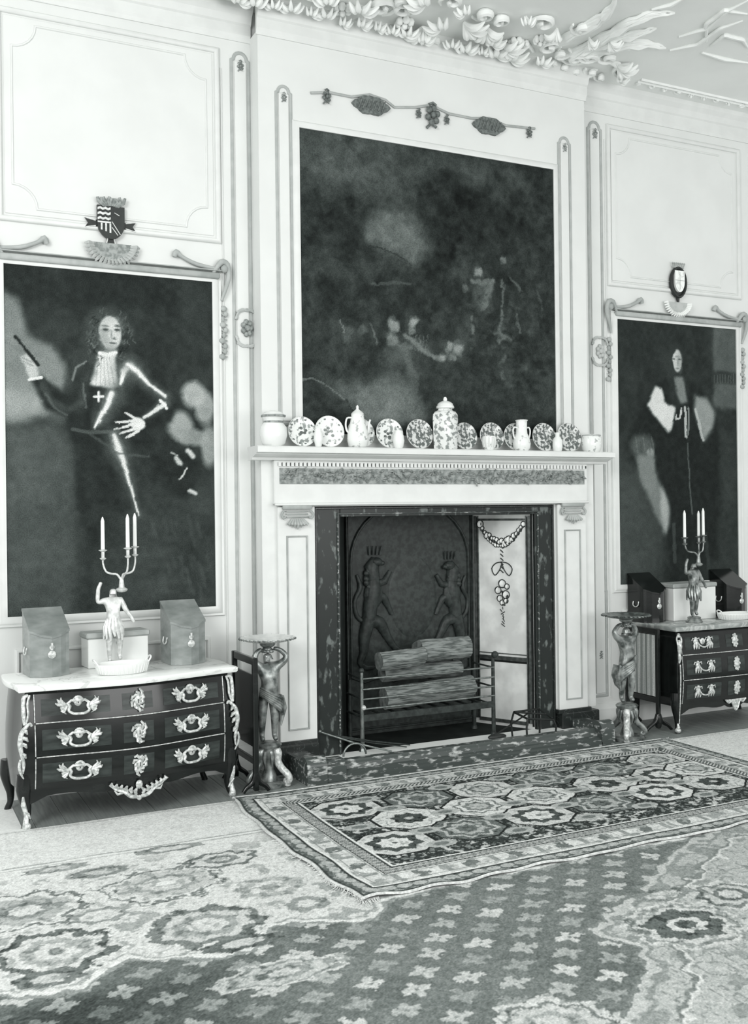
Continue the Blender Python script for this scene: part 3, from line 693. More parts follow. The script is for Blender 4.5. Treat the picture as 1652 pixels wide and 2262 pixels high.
def log(x0, x1, y, z0, z1, r, label, seed=0):
    t = thing('log', label, 'log', ((x0 + x1) / 2, y, min(z0, z1)), 'logs in the fire basket'); rr = random.Random(seed)
    n = 12; m = 14; ph = [rr.uniform(.86, 1.06) for _ in range(m)]; mb = MB(); vs_, fs = [], []
    sq = [1, 1, .95, 1.05] ; d = Vector((x1 - x0, 0, z1 - z0))
    for i in range(n + 1):
        for k in range(m):
            a = 2 * math.pi * k / m; q = r * ph[k] * (1 + rr.uniform(-.035, .035)); vs_.append((x0 + d.x * i / n, y + q * math.cos(a), z0 + d.z * i / n + q * math.sin(a) * .95))
    for i in range(n):
        for k in range(m): fs.append((i * m + k, i * m + (k + 1) % m, (i + 1) * m + (k + 1) % m, (i + 1) * m + k))
    mb.add(vs_, fs); obj('bark', mb, m_log, t)
    for e, xx, zz in ((0, x0, z0), (n, x1, z1)):
        mb = MB(); k0 = e * m; vv = [Vector(vs_[k0 + k]) for k in range(m)]; c = Vector((xx, y, zz)); sg = -1 if e == 0 else 1
        mb.add([p + Vector((.0015 * sg, 0, 0)) for p in vv] + [c + Vector((.006 * sg, 0, 0))], [(k, (k + 1) % m, m) for k in range(m)])
        obj('cut_end', mb, m_logend, t)
    return t
log(3.06, 3.40, -.09, .640, .655, .068, 'short pale split log, upper left on the grate bars', 1)
log(3.41, 3.81, .0, .675, .675, .085, 'thick log, upper right on the grate beside the pale one', 2)
log(3.10, 3.80, -.075, .385, .41, .078, 'long log lying behind the lower grate bars', 3)
log(3.14, 3.76, .03, .535, .53, .062, 'darker log behind the top grate bar, under the two upper ones', 4)
# ring handle, pokers, trivet, hearth brush
t = thing('ring_handle', 'steel hoop standing upright on the kerb before the left grate post', 'ring', (2.66, -.46, .13))
mb = MB(); c = (2.70, -.465, .125); R_ = .078
mb.tube([(c[0] + R_ * math.cos(math.radians(a)), c[1], c[2] + R_ * math.sin(math.radians(a)) * .95) for a in range(0, 181, 12)], .007, 8); obj('hoop', mb, m_steel, t, True)
def rod(name, label, pts, r, m, cat, extra=None):
    t = thing(name, label, cat, pts[0]); mb = MB(); mb.tube(pts, r, 8); obj('shaft', mb, m, t, True)
    if extra: mb = MB(); extra(mb); obj('head', mb, m, t, True)
    return t
rod('poker', 'long thin steel poker lying left in the dark hearth', [tuple(WP(708, 1617, -.21)), tuple(WP(780, 1640, -.25)), tuple(GP(865, 1660, HZ + .01))], .006, m_steel, 'fire iron', lambda mb: mb.blob(tuple(WP(707, 1616, -.21)), .012, 8, 6))
rod('fire_tongs', 'dark fire tongs lying behind the poker under the basket', [tuple(WP(738, 1624, -.20)), tuple(WP(820, 1637, -.20)), tuple(GP(905, 1645, HZ + .01))], .005, m_iron, 'fire iron', lambda mb: mb.tube([tuple(WP(738, 1626, -.21)), tuple(WP(820, 1641, -.21)), tuple(GP(898, 1650, HZ + .01))], .004, 6))
t = thing('hearth_brush', 'black oval brush head with thin handle leaning on the right of the hearth', 'brush', (3.72, -.36, HZ))
b0 = GP(1098, 1628, HZ + .02)
mb = MB(); mb.blob((b0.x, b0.y, HZ + .022), (.075, .03, .022), 14, 8); obj('bristles', mb, m_black, t, True)
b1 = WP(1172, 1572, -.22)
mb = MB(); mb.tube([(b0.x - .03, b0.y, HZ + .03), tuple(b1)], .006, 8); obj('handle', mb, m_iron_b, t, True)
t = thing('trivet_stand', 'small black iron trivet with bent legs at the right end of the hearth', 'trivet', (4.12, -.3, HZ))
q = [WP(1135, 1573, -.28), WP(1190, 1566, -.28), WP(1222, 1590, -.40), WP(1165, 1588, -.42)]
mb = MB(); mb.tube([q[0], q[1], q[2], q[3], q[0]], .008, 8, smooth=False); mb.tube([q[0], (q[1] + q[2]) / 2], .007, 6); obj('top', mb, m_iron_b, t, True)
for k, p in enumerate(q):
    mb = MB(); d = (p - (q[0] + q[2]) / 2) * .15; zz = HZ if k < 2 else (.128 if p.y < -.43 else HZ)
    mb.tube([p, p + Vector((d.x, d.y, -(p.z - zz) * .4)), Vector((p.x + d.x * .6, p.y + d.y * .6, zz))], .007, 8); obj('leg', mb, m_iron_b, t, True)

#==================================================================  PAINTINGS
def pl(pts, Y=0): return [((p := WP(x, y, Y)).x, p.z) for x, y in pts]
PZ0, PZ1 = 1.058, 3.128
def canvas_obj(cv, Y, parent):
    P_ = np.stack([cv.X, np.full(cv.X.shape, Y), cv.Z], -1); return grid_obj('canvas', P_, cv.A, m_paint, parent)
def W1(px): return 0.0026 * px     # width of a brush mark

# left portrait: man in armour
cv = Canvas(.69, 1.955, PZ0, PZ1, .0055, 50)
def P1(pts): return pl(pts, -.012)
E1 = lambda x, y: tuple(pl([(x, y)], -.012)[0])
cv.poly(P1([(0, 640), (40, 660), (62, 740), (118, 768), (150, 820), (146, 860), (118, 905), (60, 928), (0, 935)]), 122, 3)
cv.poly(P1([(0, 860), (100, 880), (118, 905), (60, 928), (0, 940)]), 150, 5, .7)
cv.line(P1([(0, 870), (60, 880), (130, 905)]), W1(40), 152, .5, 1.6)
cv.poly(P1([(0, 935), (118, 925), (170, 980), (175, 1380), (0, 1380)]), 80, 8, .85)
cv.poly(P1([(300, 1100), (480, 1060), (480, 1380), (200, 1380)]), 66, 12, .6)
for x, y, rx, ry, v in ((428, 872, 30, 32, 176), (398, 940, 32, 34, 172), (452, 900, 24, 40, 165), (462, 985, 22, 50, 150), (425, 965, 40, 20, 150)):
    cv.ell(E1(x, y), W1(rx), W1(ry), v, .5, .85)
cv.A += (fbm(cv.X, cv.Z, 5, 3) - .5) * 26
cv.ell(E1(398, 1042), W1(50), W1(62), 44, .3, .9)
# body
cv.poly(P1([(165, 800), (200, 785), (290, 795), (325, 835), (395, 880), (380, 930), (320, 945), (310, 1010), (320, 1130), (170, 1130), (165, 1000), (150, 920), (100, 905), (75, 850), (65, 835), (92, 832), (140, 870)]), 44, 2)
cv.ell(E1(240, 742), W1(56), W1(66), 70, .4); cv.ell(E1(205, 770), W1(30), W1(36), 62, .4, .8); cv.ell(E1(280, 770), W1(26), W1(38), 52, .4, .8)
cv.poly(P1([(220, 774), (256, 776), (262, 855), (250, 862), (225, 856), (197, 852), (206, 818)]), 205, 1)
for x in (212, 222, 232, 242, 252): cv.line(P1([(225 + (x - 225) * .6, 785), (x, 850)]), W1(2.5), 165, .7)
for q in range(110):
    a = random.uniform(0, 6.28); r_ = random.uniform(.55, 1.05); x, y = 242 + 50 * r_ * math.cos(a), 742 + 62 * r_ * math.sin(a)
    if x > 222 and x < 262 and y > 700: continue
    cv.line(P1([(x, y), (x + random.uniform(-5, 5), y + 4), (x + random.uniform(-7, 7), y + 9)]), W1(2.4), random.choice((34, 96, 84, 50, 104)), .7, 1)
cv.ell(E1(243, 735), W1(26), W1(39), 176, .16); cv.ell(E1(248, 722), W1(16), W1(20), 205, 1.2, .7); cv.ell(E1(256, 748), W1(10), W1(14), 198, 1, .6); cv.ell(E1(247, 772), W1(14), W1(8), 150, .8, .7)
cv.ell(E1(234, 729), W1(8), W1(5), 120, 1, .8); cv.ell(E1(259, 728), W1(7), W1(5), 116, 1, .8)
cv.ell(E1(228, 745), W1(12), W1(28), 150, .8, .5)
for x, y, w, h, v in ((233, 728, 6, 2.6, 60), (259, 727, 6, 2.6, 56), (233, 720, 9, 2, 96), (260, 719, 8, 2, 90), (253, 748, 5, 3, 104), (249, 758, 9, 2.4, 84), (249, 765, 10, 4, 165), (246, 738, 2, 10, 140)):
    cv.ell(E1(x, y), W1(w), W1(h), v, .7, .85)
cv.line(P1([(220, 778), (240, 782), (256, 779)]), W1(8), 215)
for p_, w_, v_ in (([(150, 860), (158, 825), (180, 800), (200, 792)], 26, 66), ([(176, 900), (184, 850), (200, 820)], 22, 64), ([(300, 830), (340, 862), (372, 885)], 26, 70), ([(225, 930), (262, 880), (282, 830)], 34, 72), ([(92, 850), (110, 885), (150, 905), (180, 890)], 14, 72), ([(100, 870), (120, 900), (148, 915)], 5, 96), ([(260, 985), (285, 1060), (305, 1130)], 40, 66), ([(300, 1010), (330, 1090), (340, 1140)], 24, 58), ([(180, 1000), (200, 1080), (210, 1150)], 40, 50)): cv.line(P1(p_), W1(w_), v_, .7, 1.4)
cv.line(P1([(160, 840), (168, 812), (190, 797)]), W1(5), 130, .8, 1)
cv.line(P1([(182, 850), (190, 900)]), W1(5), 110, .6)
glow(cv, P1([(266, 848), (276, 820), (292, 806)]), [W1(8), W1(20), W1(14)], 222)
glow(cv, P1([(284, 806), (300, 816), (330, 850), (364, 876)]), [W1(14), W1(16), W1(9), W1(9)], 222)
glow(cv, P1([(209, 946), (224, 918), (246, 872)]), [W1(5), W1(12), W1(18)], 224)
cv.line(P1([(160, 948), (200, 956), (260, 952)]), W1(8), 92, .7)
cv.line(P1([(218, 868), (218, 888)]), W1(5), 222); cv.line(P1([(208, 878), (228, 878)]), W1(5), 222)
cv.line(P1([(318, 922), (362, 893)]), [W1(12), W1(22)], 110, .5, 1.4); cv.line(P1([(318, 922), (362, 893)]), [W1(7), W1(11)], 206, 1, .8); cv.line(P1([(354, 886), (368, 902)]), W1(7), 222)
cv.ell(E1(303, 936), W1(18), W1(15), 214, .3)
for a, b in (((298, 930), (254, 933)), ((296, 938), (250, 948)), ((300, 946), (262, 958)), ((306, 950), (276, 968)), ((300, 926), (276, 912))): cv.line(P1([a, b]), [W1(8), W1(4)], 208)
cv.poly(P1([(44, 788), (62, 780), (78, 792), (86, 832), (66, 838), (54, 810)]), 182, 1); cv.line(P1([(64, 838), (90, 834)]), W1(7), 214)
cv.line(P1([(36, 744), (60, 776), (84, 806)]), W1(8), 44)
for a, b in (((50, 790), (70, 800)), ((52, 798), (72, 808))): cv.line(P1([a, b]), W1(3), 120, .7)
glow(cv, P1([(250, 962), (260, 990), (280, 1040), (296, 1100), (306, 1140)]), [W1(13), W1(19), W1(10), W1(6), W1(5)], 214)
cv.line(P1([(200, 960), (260, 1000), (330, 1010)]), W1(6), 84, .6)
for p, w, v in (([(388, 1012), (396, 1022)], 12, 190), ([(415, 994), (424, 1006)], 12, 200), ([(378, 1000), (390, 1004)], 4, 160), ([(396, 1058), (406, 1048), (411, 1034)], 4, 200), ([(420, 1084), (432, 1090)], 9, 190)): cv.line(P1(p), W1(w), v, .95, .9)
for _ in range(30):
    x = 330 + 130 * random.random(); y = 1130 + 200 * random.random(); cv.line(P1([(x, y), (x + 8, y + 30)]), W1(8), 78, .35, 1)
warp(cv, ((.008, 5), (.0045, 24)), 70); cv.A += (fbm(cv.X, cv.Z, 30, 5) - .5) * 18
por1 = thing('portrait_painting', 'large portrait of a man in armour with lace cravat, left of the fireplace', 'painting', (1.31, 0, PZ0))
canvas_obj(cv, -.012, por1)
def frame(root, x0, x1, z0, z1, crest=True):
    mb = MB(); mb.bx(x0, x1, -.010, 0, z0, z1); obj('stretcher', mb, m_black, root)
    mb = MB(); mb.sweep(rect(x0, x1, z0, z1), [(.006, 0), (.006, .022), (-.012, .03), (-.03, .022), (-.04, .012), (-.052, .016), (-.058, 0)], 0); obj('frame', mb, m_trim, root, True)
    mb = MB(); mb.bbx(x0 - .02, x1 + .04, -.045, 0, z1 + .012, z1 + .052, .008); mb.sweep([(x0 - .03, z1 + .068), (x1 + .05, z1 + .068)], BEAD(.014, .04), 0, closed=False); obj('top_moulding', mb, m_groove, root, True)
    for s, xc in ((-1, x0 - .07), (1, x1 + .07)):
        mb = MB()
        mb.tube([(xc - s * .07, -.02, z1 + .05), (xc - s * .02, -.035, z1 + .12), (xc + s * .02, -.03, z1 + .11), (xc + s * .03, -.03, z1 + .04), (xc + s * .01, -.03, z1 - .04), (xc - s * .015, -.02, z1 - .12)], [.01, .02, .02, .018, .014, .008], 8)
        mb.blob((xc + s * .0, -.04, z1 + .08), (.024, .018, .026), 8, 6); obj('corner_scroll', mb, m_groove, root, True)
        mb = MB()
        for k in range(10):
            z = z1 - .17 - k * .034; mb.blob((xc + .012 * math.sin(k * 1.9), -.014, z), (.022 - .008 * (k % 3) / 2, .016, .02), 7, 5)
            mb.tube([(xc - .02, -.006, z + .01), (xc + .0, -.022, z - .012), (xc + .022, -.006, z + .004)], .005, 5)
        obj('garland', mb, m_groove, root, True)
        a = x0 if s < 0 else x1
        mb = MB(); mb.tube([(a + s * .045, -.02, z1 + .08), (a - s * .10, -.022, z1 + .095), (a - s * .20, -.022, z1 + .135), (a - s * .235, -.025, z1 + .16), (a - s * .25, -.02, z1 + .13)], [.010, .014, .012, .02, .016], 8)
        obj('cresting', mb, m_groove, root, True)
frame(por1, .69, 1.955, PZ0, PZ1)

# right portrait: robed man
cv = Canvas(5.18, 6.43, PZ0, PZ1, .007, 50)
w2 = lambda px: .0036 * px
E2 = E1
cv.poly(P1([(1575, 700), (1640, 700), (1640, 905), (1575, 900)]), 88, 2); cv.poly(P1([(1573, 818), (1640, 824), (1640, 850), (1573, 846)]), 60, 1)
for x in range(1578, 1622, 6): cv.line(P1([(x, 828), (x, 846)]), w2(2), 100, .7)
cv.poly(P1([(1360, 1000), (1440, 1060), (1470, 1300), (1360, 1300)]), 74, 8, .8)
cv.poly(P1([(1580, 950), (1640, 950), (1640, 1300), (1560, 1300)]), 58, 5, .6)
cv.A += (fbm(cv.X, cv.Z, 6, 23) - .5) * 22
cv.poly(P1([(1445, 850), (1480, 835), (1540, 845), (1580, 910), (1590, 1000), (1585, 1240), (1480, 1240), (1462, 1120), (1400, 1010), (1390, 960), (1420, 900)]), 40, 3)
cv.poly(P1([(1449, 853), (1429, 895), (1476, 956), (1484, 948), (1493, 898), (1470, 890), (1462, 858)]), 206, 1)
cv.poly(P1([(1536, 872), (1562, 880), (1580, 912), (1574, 945), (1553, 976), (1546, 950), (1533, 905)]), 142, 2)
cv.line(P1([(1536, 905), (1552, 970)]), w2(7), 186, .8)
cv.ell(E2(1500, 850), w2(30), w2(48), 52, .5); cv.ell(E2(1482, 800), w2(14), w2(36), 56, .6); cv.ell(E2(1512, 800), w2(12), w2(36), 48, .6)
cv.poly(P1([(1490, 832), (1508, 832), (1520, 888), (1505, 892), (1496, 870)]), 122, 1)
cv.ell(E2(1496, 797), w2(12.5), w2(25), 188, .2)
cv.ell(E2(1502, 800), w2(7), w2(22), 140, .8, .5)
for x, y, w, h, v in ((1490, 793, 4, 2, 90), (1502, 794, 4, 2, 80), (1497, 802, 2, 8, 130), (1496, 814, 5, 2, 110), (1496, 788, 10, 1.5, 130)): cv.ell(E2(x, y), w2(w), w2(h), v, .7, .8)
cv.line(P1([(1514, 900), (1516, 966)]), w2(6), 190, .9); cv.line(P1([(1521, 900), (1521, 960)]), w2(4), 150, .8)
cv.line(P1([(1506, 902), (1503, 924), (1494, 926), (1495, 916)]), w2(4), 205, .9)
cv.ell(E2(1418, 985), w2(32), w2(26), 92, .5, .9); cv.ell(E2(1437, 1002), w2(10), w2(12), 136, .5)
for k in range(6): cv.line(P1([(1395 + k * 9, 965), (1400 + k * 9, 1000)]), w2(3), 120 if k % 2 else 70, .5)
cv.poly(P1([(1405, 1006), (1444, 1006), (1448, 1060), (1452, 1110), (1420, 1070)]), 118, 2)
cv.poly(P1([(1445, 1010), (1452, 1060), (1478, 1122), (1477, 1160), (1469, 1182), (1450, 1140), (1415, 1060), (1405, 1010)]), 124, 2, .9)
cv.poly(P1([(1457, 1065), (1478, 1120), (1476, 1160), (1468, 1180), (1458, 1120)]), 166, 2, .9)
cv.line(P1([(1519, 980), (1522, 1060), (1529, 1135)]), w2(4), 92, .8)
cv.line(P1([(1488, 1160), (1492, 1240)]), w2(10), 74, .7); cv.line(P1([(1560, 1180), (1565, 1280)]), w2(10), 68, .5)
warp(cv, ((.010, 5), (.007, 20)), 80); cv.A += (fbm(cv.X, cv.Z, 30, 15) - .5) * 16
por2 = thing('portrait_painting', 'full-length portrait of a robed man with white ermine collar, right of the fireplace', 'painting', (5.8, 0, PZ0))
canvas_obj(cv, -.012, por2); frame(por2, 5.18, 6.43, PZ0, PZ1)

# great painting over the mantel
cv = Canvas(2.493, 4.498, 2.16, 4.142, .007, 54)
P3 = lambda pts: pl(pts, BY - .01); E3 = lambda x, y: tuple(P3([(x, y)])[0]); w3 = lambda px: .003 * px
cv.ell(E3(760, 350), w3(170), w3(80), 80, .9, .9); cv.ell(E3(1000, 380), w3(160), w3(40), 74, .9, .6)
for x, y, rx, ry, v in ((985, 420, 75, 40, 40), (1010, 480, 110, 60, 40), (750, 440, 60, 40, 46), (780, 500, 80, 60, 46), (720, 560, 60, 70, 50), (1120, 500, 110, 90, 46), (960, 540, 60, 80, 42), (1140, 640, 90, 60, 46), (760, 640, 100, 50, 50), (1180, 800, 50, 120, 48), (700, 760, 40, 60, 52)):
    cv.ell(E3(x, y), w3(rx), w3(ry), v, .8, .85)
cv.poly(P3([(800, 500), (850, 465), (905, 470), (925, 505), (945, 545), (940, 575), (905, 585), (865, 560), (820, 540), (790, 520)]), 112, 7, .9)
cv.poly(P3([(730, 848), (885, 832), (905, 870), (945, 915), (935, 950), (800, 950), (770, 885)]), 116, 7, .85)
cv.A += (fbm(cv.X, cv.Z, 7, 33, 5) - .5) * 34; cv.A += (fbm(cv.X, cv.Z, 22, 37, 4) - .5) * 30
cv.line(P3([(815, 540), (870, 560), (910, 590)]), w3(3), 44, .8)
cv.line(P3([(668, 842), (700, 843), (722, 852), (745, 865), (760, 880)]), w3(4), 122, .7); cv.line(P3([(765, 880), (785, 915)]), w3(3), 34, .8)
for x, y, r, v in ((915, 706, 11, 158), (872, 714, 13, 122), (866, 748, 16, 126), (912, 726, 9, 120), (1055, 601, 11, 128), (1108, 574, 8, 118), (993, 760, 8, 138), (1012, 765, 14, 146), (976, 784, 11, 128), (998, 784, 9, 130), (985, 772, 6, 120), (1029, 640, 7, 96), (770, 735, 12, 92), (800, 730, 10, 92)):
    cv.ell(E3(x, y), w3(r), w3(r * 1.15), v, .6, .9); cv.ell(E3(x - 3, y + 3), w3(r * .5), w3(r * .4), v - 40, 1, .5)
for p, w, v in (([(895, 735), (915, 755), (935, 775), (965, 785)], 12, 124), ([(1045, 622), (1065, 630), (1088, 622)], 12, 112), ([(1088, 625), (1075, 655), (1062, 678)], 13, 112), ([(880, 762), (910, 768)], 9, 110),
                ([(1110, 680), (1105, 720), (1112, 740), (1100, 750)], 9, 120), ([(1115, 780), (1105, 800), (1112, 830)], 9, 100), ([(1142, 690), (1148, 730)], 5, 106), ([(1043, 705), (1043, 735)], 8, 110), ([(1130, 620), (1150, 640)], 8, 92),
                ([(754, 710), (762, 740)], 3, 132), ([(815, 715), (828, 760)], 3, 110), ([(930, 750), (926, 775)], 3, 108), ([(820, 626), (905, 632)], 5, 82), ([(1185, 640), (1200, 680)], 5, 80), ([(895, 765), (912, 830), (905, 870)], 20, 88), ([(1095, 730), (1125, 745)], 12, 112), ([(1108, 620), (1112, 670)], 6, 100)):
    cv.line(P3(p), w3(w), v, .8, .9)
for x in range(915, 945, 7): cv.line(P3([(x, 740), (x - 4, 775)]), w3(2), 112, .6)
for x, y, rx, ry, rot, v in ((885, 775, 34, 22, .5, 104), (905, 790, 22, 34, .3, 92), (862, 790, 20, 26, 0, 84), (940, 770, 26, 9, -.4, 112), (1066, 640, 16, 20, 0, 104), (1055, 660, 12, 22, .3, 92), (1000, 772, 30, 20, 0, 98), (1108, 720, 14, 34, 0, 84), (1120, 800, 18, 30, 0, 76), (785, 732, 24, 16, 0, 78), (1165, 700, 20, 50, 0, 64)):
    cv.ell(E3(x, y), w3(rx), w3(ry), v, 1.3, .5, rot)
for x, y, r in ((915, 706, 11), (872, 714, 12), (1055, 601, 10), (1012, 765, 12), (993, 760, 8), (976, 784, 9)): cv.ell(E3(x, y), w3(r * .8), w3(r), 146, .9, .7); cv.ell(E3(x + 2, y - 10), w3(r), w3(5), 52, .8, .6)
rr = random.Random(2)
for _ in range(160):
    x = rr.uniform(1030, 1200); y = rr.uniform(650, 860); cv.ell(E3(x, y), w3(rr.uniform(3, 9)), w3(rr.uniform(2, 7)), rr.choice((36, 74, 84, 40)), 1.4, .5)
warp(cv, ((.03, 4), (.022, 12), (.010, 40)), 60); cv.A += (fbm(cv.X, cv.Z, 9, 39, 5) - .5) * 16; cv.A += (fbm(cv.X, cv.Z, 40, 35) - .5) * 14
big = thing('landscape_painting', 'huge dark landscape painting with putti and flowers above the mantelshelf', 'painting', (3.5, BY, 2.16))
canvas_obj(cv, BY - .01, big)
mb = MB(); mb.bx(2.493, 4.498, BY - .008, BY, 2.16, 4.142); obj('stretcher', mb, m_black, big)
mb = MB(); mb.sweep(rect(2.493, 4.498, 2.16, 4.142), [(.004, 0), (.004, .018), (-.012, .024), (-.03, .018), (-.04, .010), (-.045, 0)], BY); obj('frame', mb, m_trim, big, True)

# coats of arms with shell brackets
def shield_pts(cx, cz, w, h):
    P_ = [(cx - w / 2, cz + h / 2), (cx + w / 2, cz + h / 2), (cx + w / 2, cz)]
    P_ += [(cx + w / 2 * math.cos(math.radians(a)), cz + h / 2 * math.sin(math.radians(a))) for a in range(-12, -180, -12)] + [(cx - w / 2, cz)]
    return P_
c = WP(245, 492, -.03); cx, cz = c.x, c.z
coa = thing('coat_of_arms', 'quartered black and white shield on a pointed cross, crowned with plumes, above the armoured portrait', 'coat of arms', (cx, 0, cz - .12))
mb = MB()
for a in range(4):
    an = math.radians(90 * a); ca, sa = math.cos(an), math.sin(an); L_ = .155 if a != 1 else .1
    P_ = [(.0, -.012), (L_ * .99, -.032 - .0), (L_ * .86, 0), (L_ * .99, .032), (0, .012)]
    mb.prism([(cx + x * ca - y * sa, cz - .01 + (x * sa + y * ca) * .9) for x, y in P_], -.022, -.012)
obj('cross', mb, m_black, coa)
mb = MB()
for a in (0, 2, 3):
    an = math.radians(90 * a); ca, sa = math.cos(an), math.sin(an)
    for q in (-1, 1):
        mb.tube([(cx + x * ca - y * sa, -.024, cz - .01 + (x * sa + y * ca) * .9) for x, y in ((.09, q * .018), (.150, q * .031))], .004, 5)
obj('cross_edge', mb, m_silver, coa)
mb = MB(); mb.prism(shield_pts(cx, cz, .165, .20), -.034, -.018); obj('shield', mb, m_black, coa)
mb = MB()
for k in range(3):
    z = cz + .088 - k * .030; mb.prism([(cx - .08 + i * .0155, z + .0035 * (1 if i % 2 else -1)) for i in range(6)] + [(cx - .08 + i * .0155, z - .014 + .0035 * (1 if i % 2 else -1)) for i in range(5, -1, -1)], -.038, -.034)
for k in range(3): mb.bx(cx - .062 + k * .026, cx - .052 + k * .026, -.038, -.034, cz - .055 + .008 * (2 - k) - .01, cz - .008)
mb.bx(cx - .08, cx - .001, -.038, -.034, cz - .006, cz + .003)
mb.tube([(cx + .005, -.037, cz + .005), (cx + .055, -.037, cz - .07)], .003, 5); mb.tube([(cx + .005, -.037, cz - .03), (cx + .04, -.037, cz - .075)], .003, 5); mb.tube([(cx + .02, -.037, cz + .06), (cx + .05, -.037, cz + .045)], .003, 5)
obj('shield_charges', mb, m_silver, coa)
mb = MB(); rr = random.Random(4)
for k in range(9):
    x = cx - .075 + k * .019; mb.tube([(x * .5 + cx * .5, -.03, cz + .10), (x, -.035, cz + .125), (x + rr.uniform(-.012, .012), -.04, cz + .145 + rr.uniform(0, .012))], [.012, .012, .009], 6)
obj('plumes', mb, m_carve, coa, True)
def shell(cx, cz, s, root, m1, m2):
    mb = MB(); P_ = [(cx + .115 * s * math.cos(math.radians(a)), cz + .10 * s * math.sin(math.radians(a))) for a in range(0, -181, -12)]
    mb.prism(P_, -.035, 0.0); o = obj('shell', mb, m1, root)
    mb = MB()
    for k in range(19):
        a = math.radians(-6 - k * 9.4); mb.tube([(cx + .112 * s * math.cos(a), -.03, cz + .098 * s * math.sin(a)), (cx + .145 * s * math.cos(a), -.05, cz + .125 * s * math.sin(a)), (cx + .165 * s * math.cos(a), -.03, cz + .145 * s * math.sin(a))], [.008 * s, .012 * s, .006 * s], 6)
    obj('shell_ribs', mb, m2, root, True)
c = WP(248, 538, -.03); shell(c.x, c.z, 1.0, coa, m_carve, m_stucco_d)
c = WP(1498, 624, -.03); cx, cz = c.x, c.z
coa2 = thing('coat_of_arms', 'small white shield in a dark oval wreath under a coronet, above the robed portrait', 'coat of arms', (cx, 0, cz - .12))
mb = MB(); P_ = [(cx + .075 * math.cos(t), cz + .115 * math.sin(t)) for t in np.linspace(0, 2 * math.pi, 24, endpoint=False)]
mb.prism(P_, -.03, -.005); mb.sweep(P_, BEAD(.024, .02), -.025); mb.tube([(cx, -.02, cz - .11), (cx + .006, -.02, cz - .16)], [.018, .008], 8); obj('wreath', mb, m_black, coa2, True)
mb = MB(); mb.prism(shield_pts(cx, cz + .005, .098, .17), -.05, -.03); obj('shield', mb, m_marb_w, coa2)
mb = MB(); mb.bx(cx - .002, cx + .002, -.052, -.05, cz - .06, cz + .08); mb.bx(cx - .046, cx + .046, -.052, -.05, cz + .01, cz + .014); obj('shield_lines', mb, m_stucco_d, coa2)
mb = MB()
for k in range(7): x = cx - .06 + k * .02; mb.tube([(cx + (x - cx) * .8, -.03, cz + .118), (x, -.035, cz + .142)], .005, 6); mb.blob((x, -.036, cz + .15), .008, 6, 4)
mb.tube([(cx - .055, -.032, cz + .12), (cx + .055, -.032, cz + .12)], .007, 6); obj('coronet', mb, m_groove, coa2, True)
c = WP(1497, 668, -.03); shell(c.x, c.z, .85, coa2, m_stucco_d, m_stucco)
# little flower pendant on the right dado
c = WP(1326, 1446, 0); rosette(c.x, c.z, -.006, .03, m_carve, wall, 'flower_pendant')

#==================================================================  CERAMICS ON THE MANTELSHELF
PG = 'ceramics along the mantelshelf'
def plate(px, R_, label, m, tilt=9, rotz=0):
    Yb = BY - .050; c = WP(px, 960, Yb)
    t = thing('plate', label, 'plate', (c.x, Yb - .03, SHZ), 'decorated plates on the mantelshelf')
    prof = [(0.0, .0), (R_ * .5, .0), (R_ * .55, .004), (R_ * .70, .008), (R_, .018), (R_, .022), (R_ * .70, .013), (R_ * .52, .010), (0.0, .009)]
    Mx = Matrix.Translation((c.x, Yb - .025, SHZ + R_ * math.cos(math.radians(tilt)) + .001)) @ Matrix.Rotation(math.radians(rotz), 4, 'Z') @ Matrix.Rotation(math.radians(-tilt), 4, 'X')
    mb = MB(); mb.lathe(prof, (0, 0, 0), 32, 'y'); mb.xf(Mx); obj('dish', mb, m, t, True)
    mb = MB(); mb.lathe([(R_ * .97, .0215), (R_ * 1.0, .0195), (R_ * 1.005, .022), (R_ * .985, .0245)], (0, 0, 0), 32, 'y'); mb.f = mb.f[:-2]; mb.xf(Mx); obj('rim', mb, m_porc, t, True)
    mb = MB()
    rr = random.Random(int(px))
    for k in range(10):
        a = k * 2 * math.pi / 10 + rr.uniform(-.1, .1); r = R_ * .84
        mb.blob((r * math.cos(a), -.0165, r * math.sin(a)), (R_ * .10, .002, R_ * .08), 6, 4)
    for k in range(6): mb.blob((rr.uniform(-.3, .3) * R_, -.0095, rr.uniform(-.35, .25) * R_), (R_ * .13, .002, R_ * .10), 6, 4)
    mb.xf(Mx); tag(obj('painted_flowers', mb, m_carve_d if m is not m_delft3 else m_carve, t, True), kind='stuff')
    return t
pls = [(662, .098, 'plate half hidden behind the pale jar at the left shelf end', m_delft), (722, .103, 'pale plate second from the left, a small cup in front', m_delft3), (791, .098, 'plate behind the tall coffee pot', m_delft),
       (854, .100, 'plate just right of the coffee pot', m_delft), (920, .101, 'plate immediately left of the big lidded jar', m_delft2), (1020, .095, 'plate half hidden behind the big lidded jar', m_delft2),
       (1079, .098, 'plate behind the ribbed cup, right of the lidded jar', m_delft2), (1131, .098, 'plate behind the two-handled jug', m_delft2), (1194, .102, 'dark patterned plate right of the two-handled jug', m_delft2), (1249, .105, 'rightmost plate, standing behind a tiny vase', m_delft2)]
for i, (px, r, l, m) in enumerate(pls): plate(px, r, l, m)
def pot(name, label, px, prof, m, cat, Yp=-.26, n=28, parts=None, sy=.86):
    c = WP(px, 960, Yp); t = thing(name, label, cat, (c.x, Yp, SHZ))
    mb = MB(); mb.lathe(prof, (c.x, Yp, SHZ), n, sy=sy); obj('body', mb, m, t, True)
    if parts: parts(t, c.x, Yp)
    return t
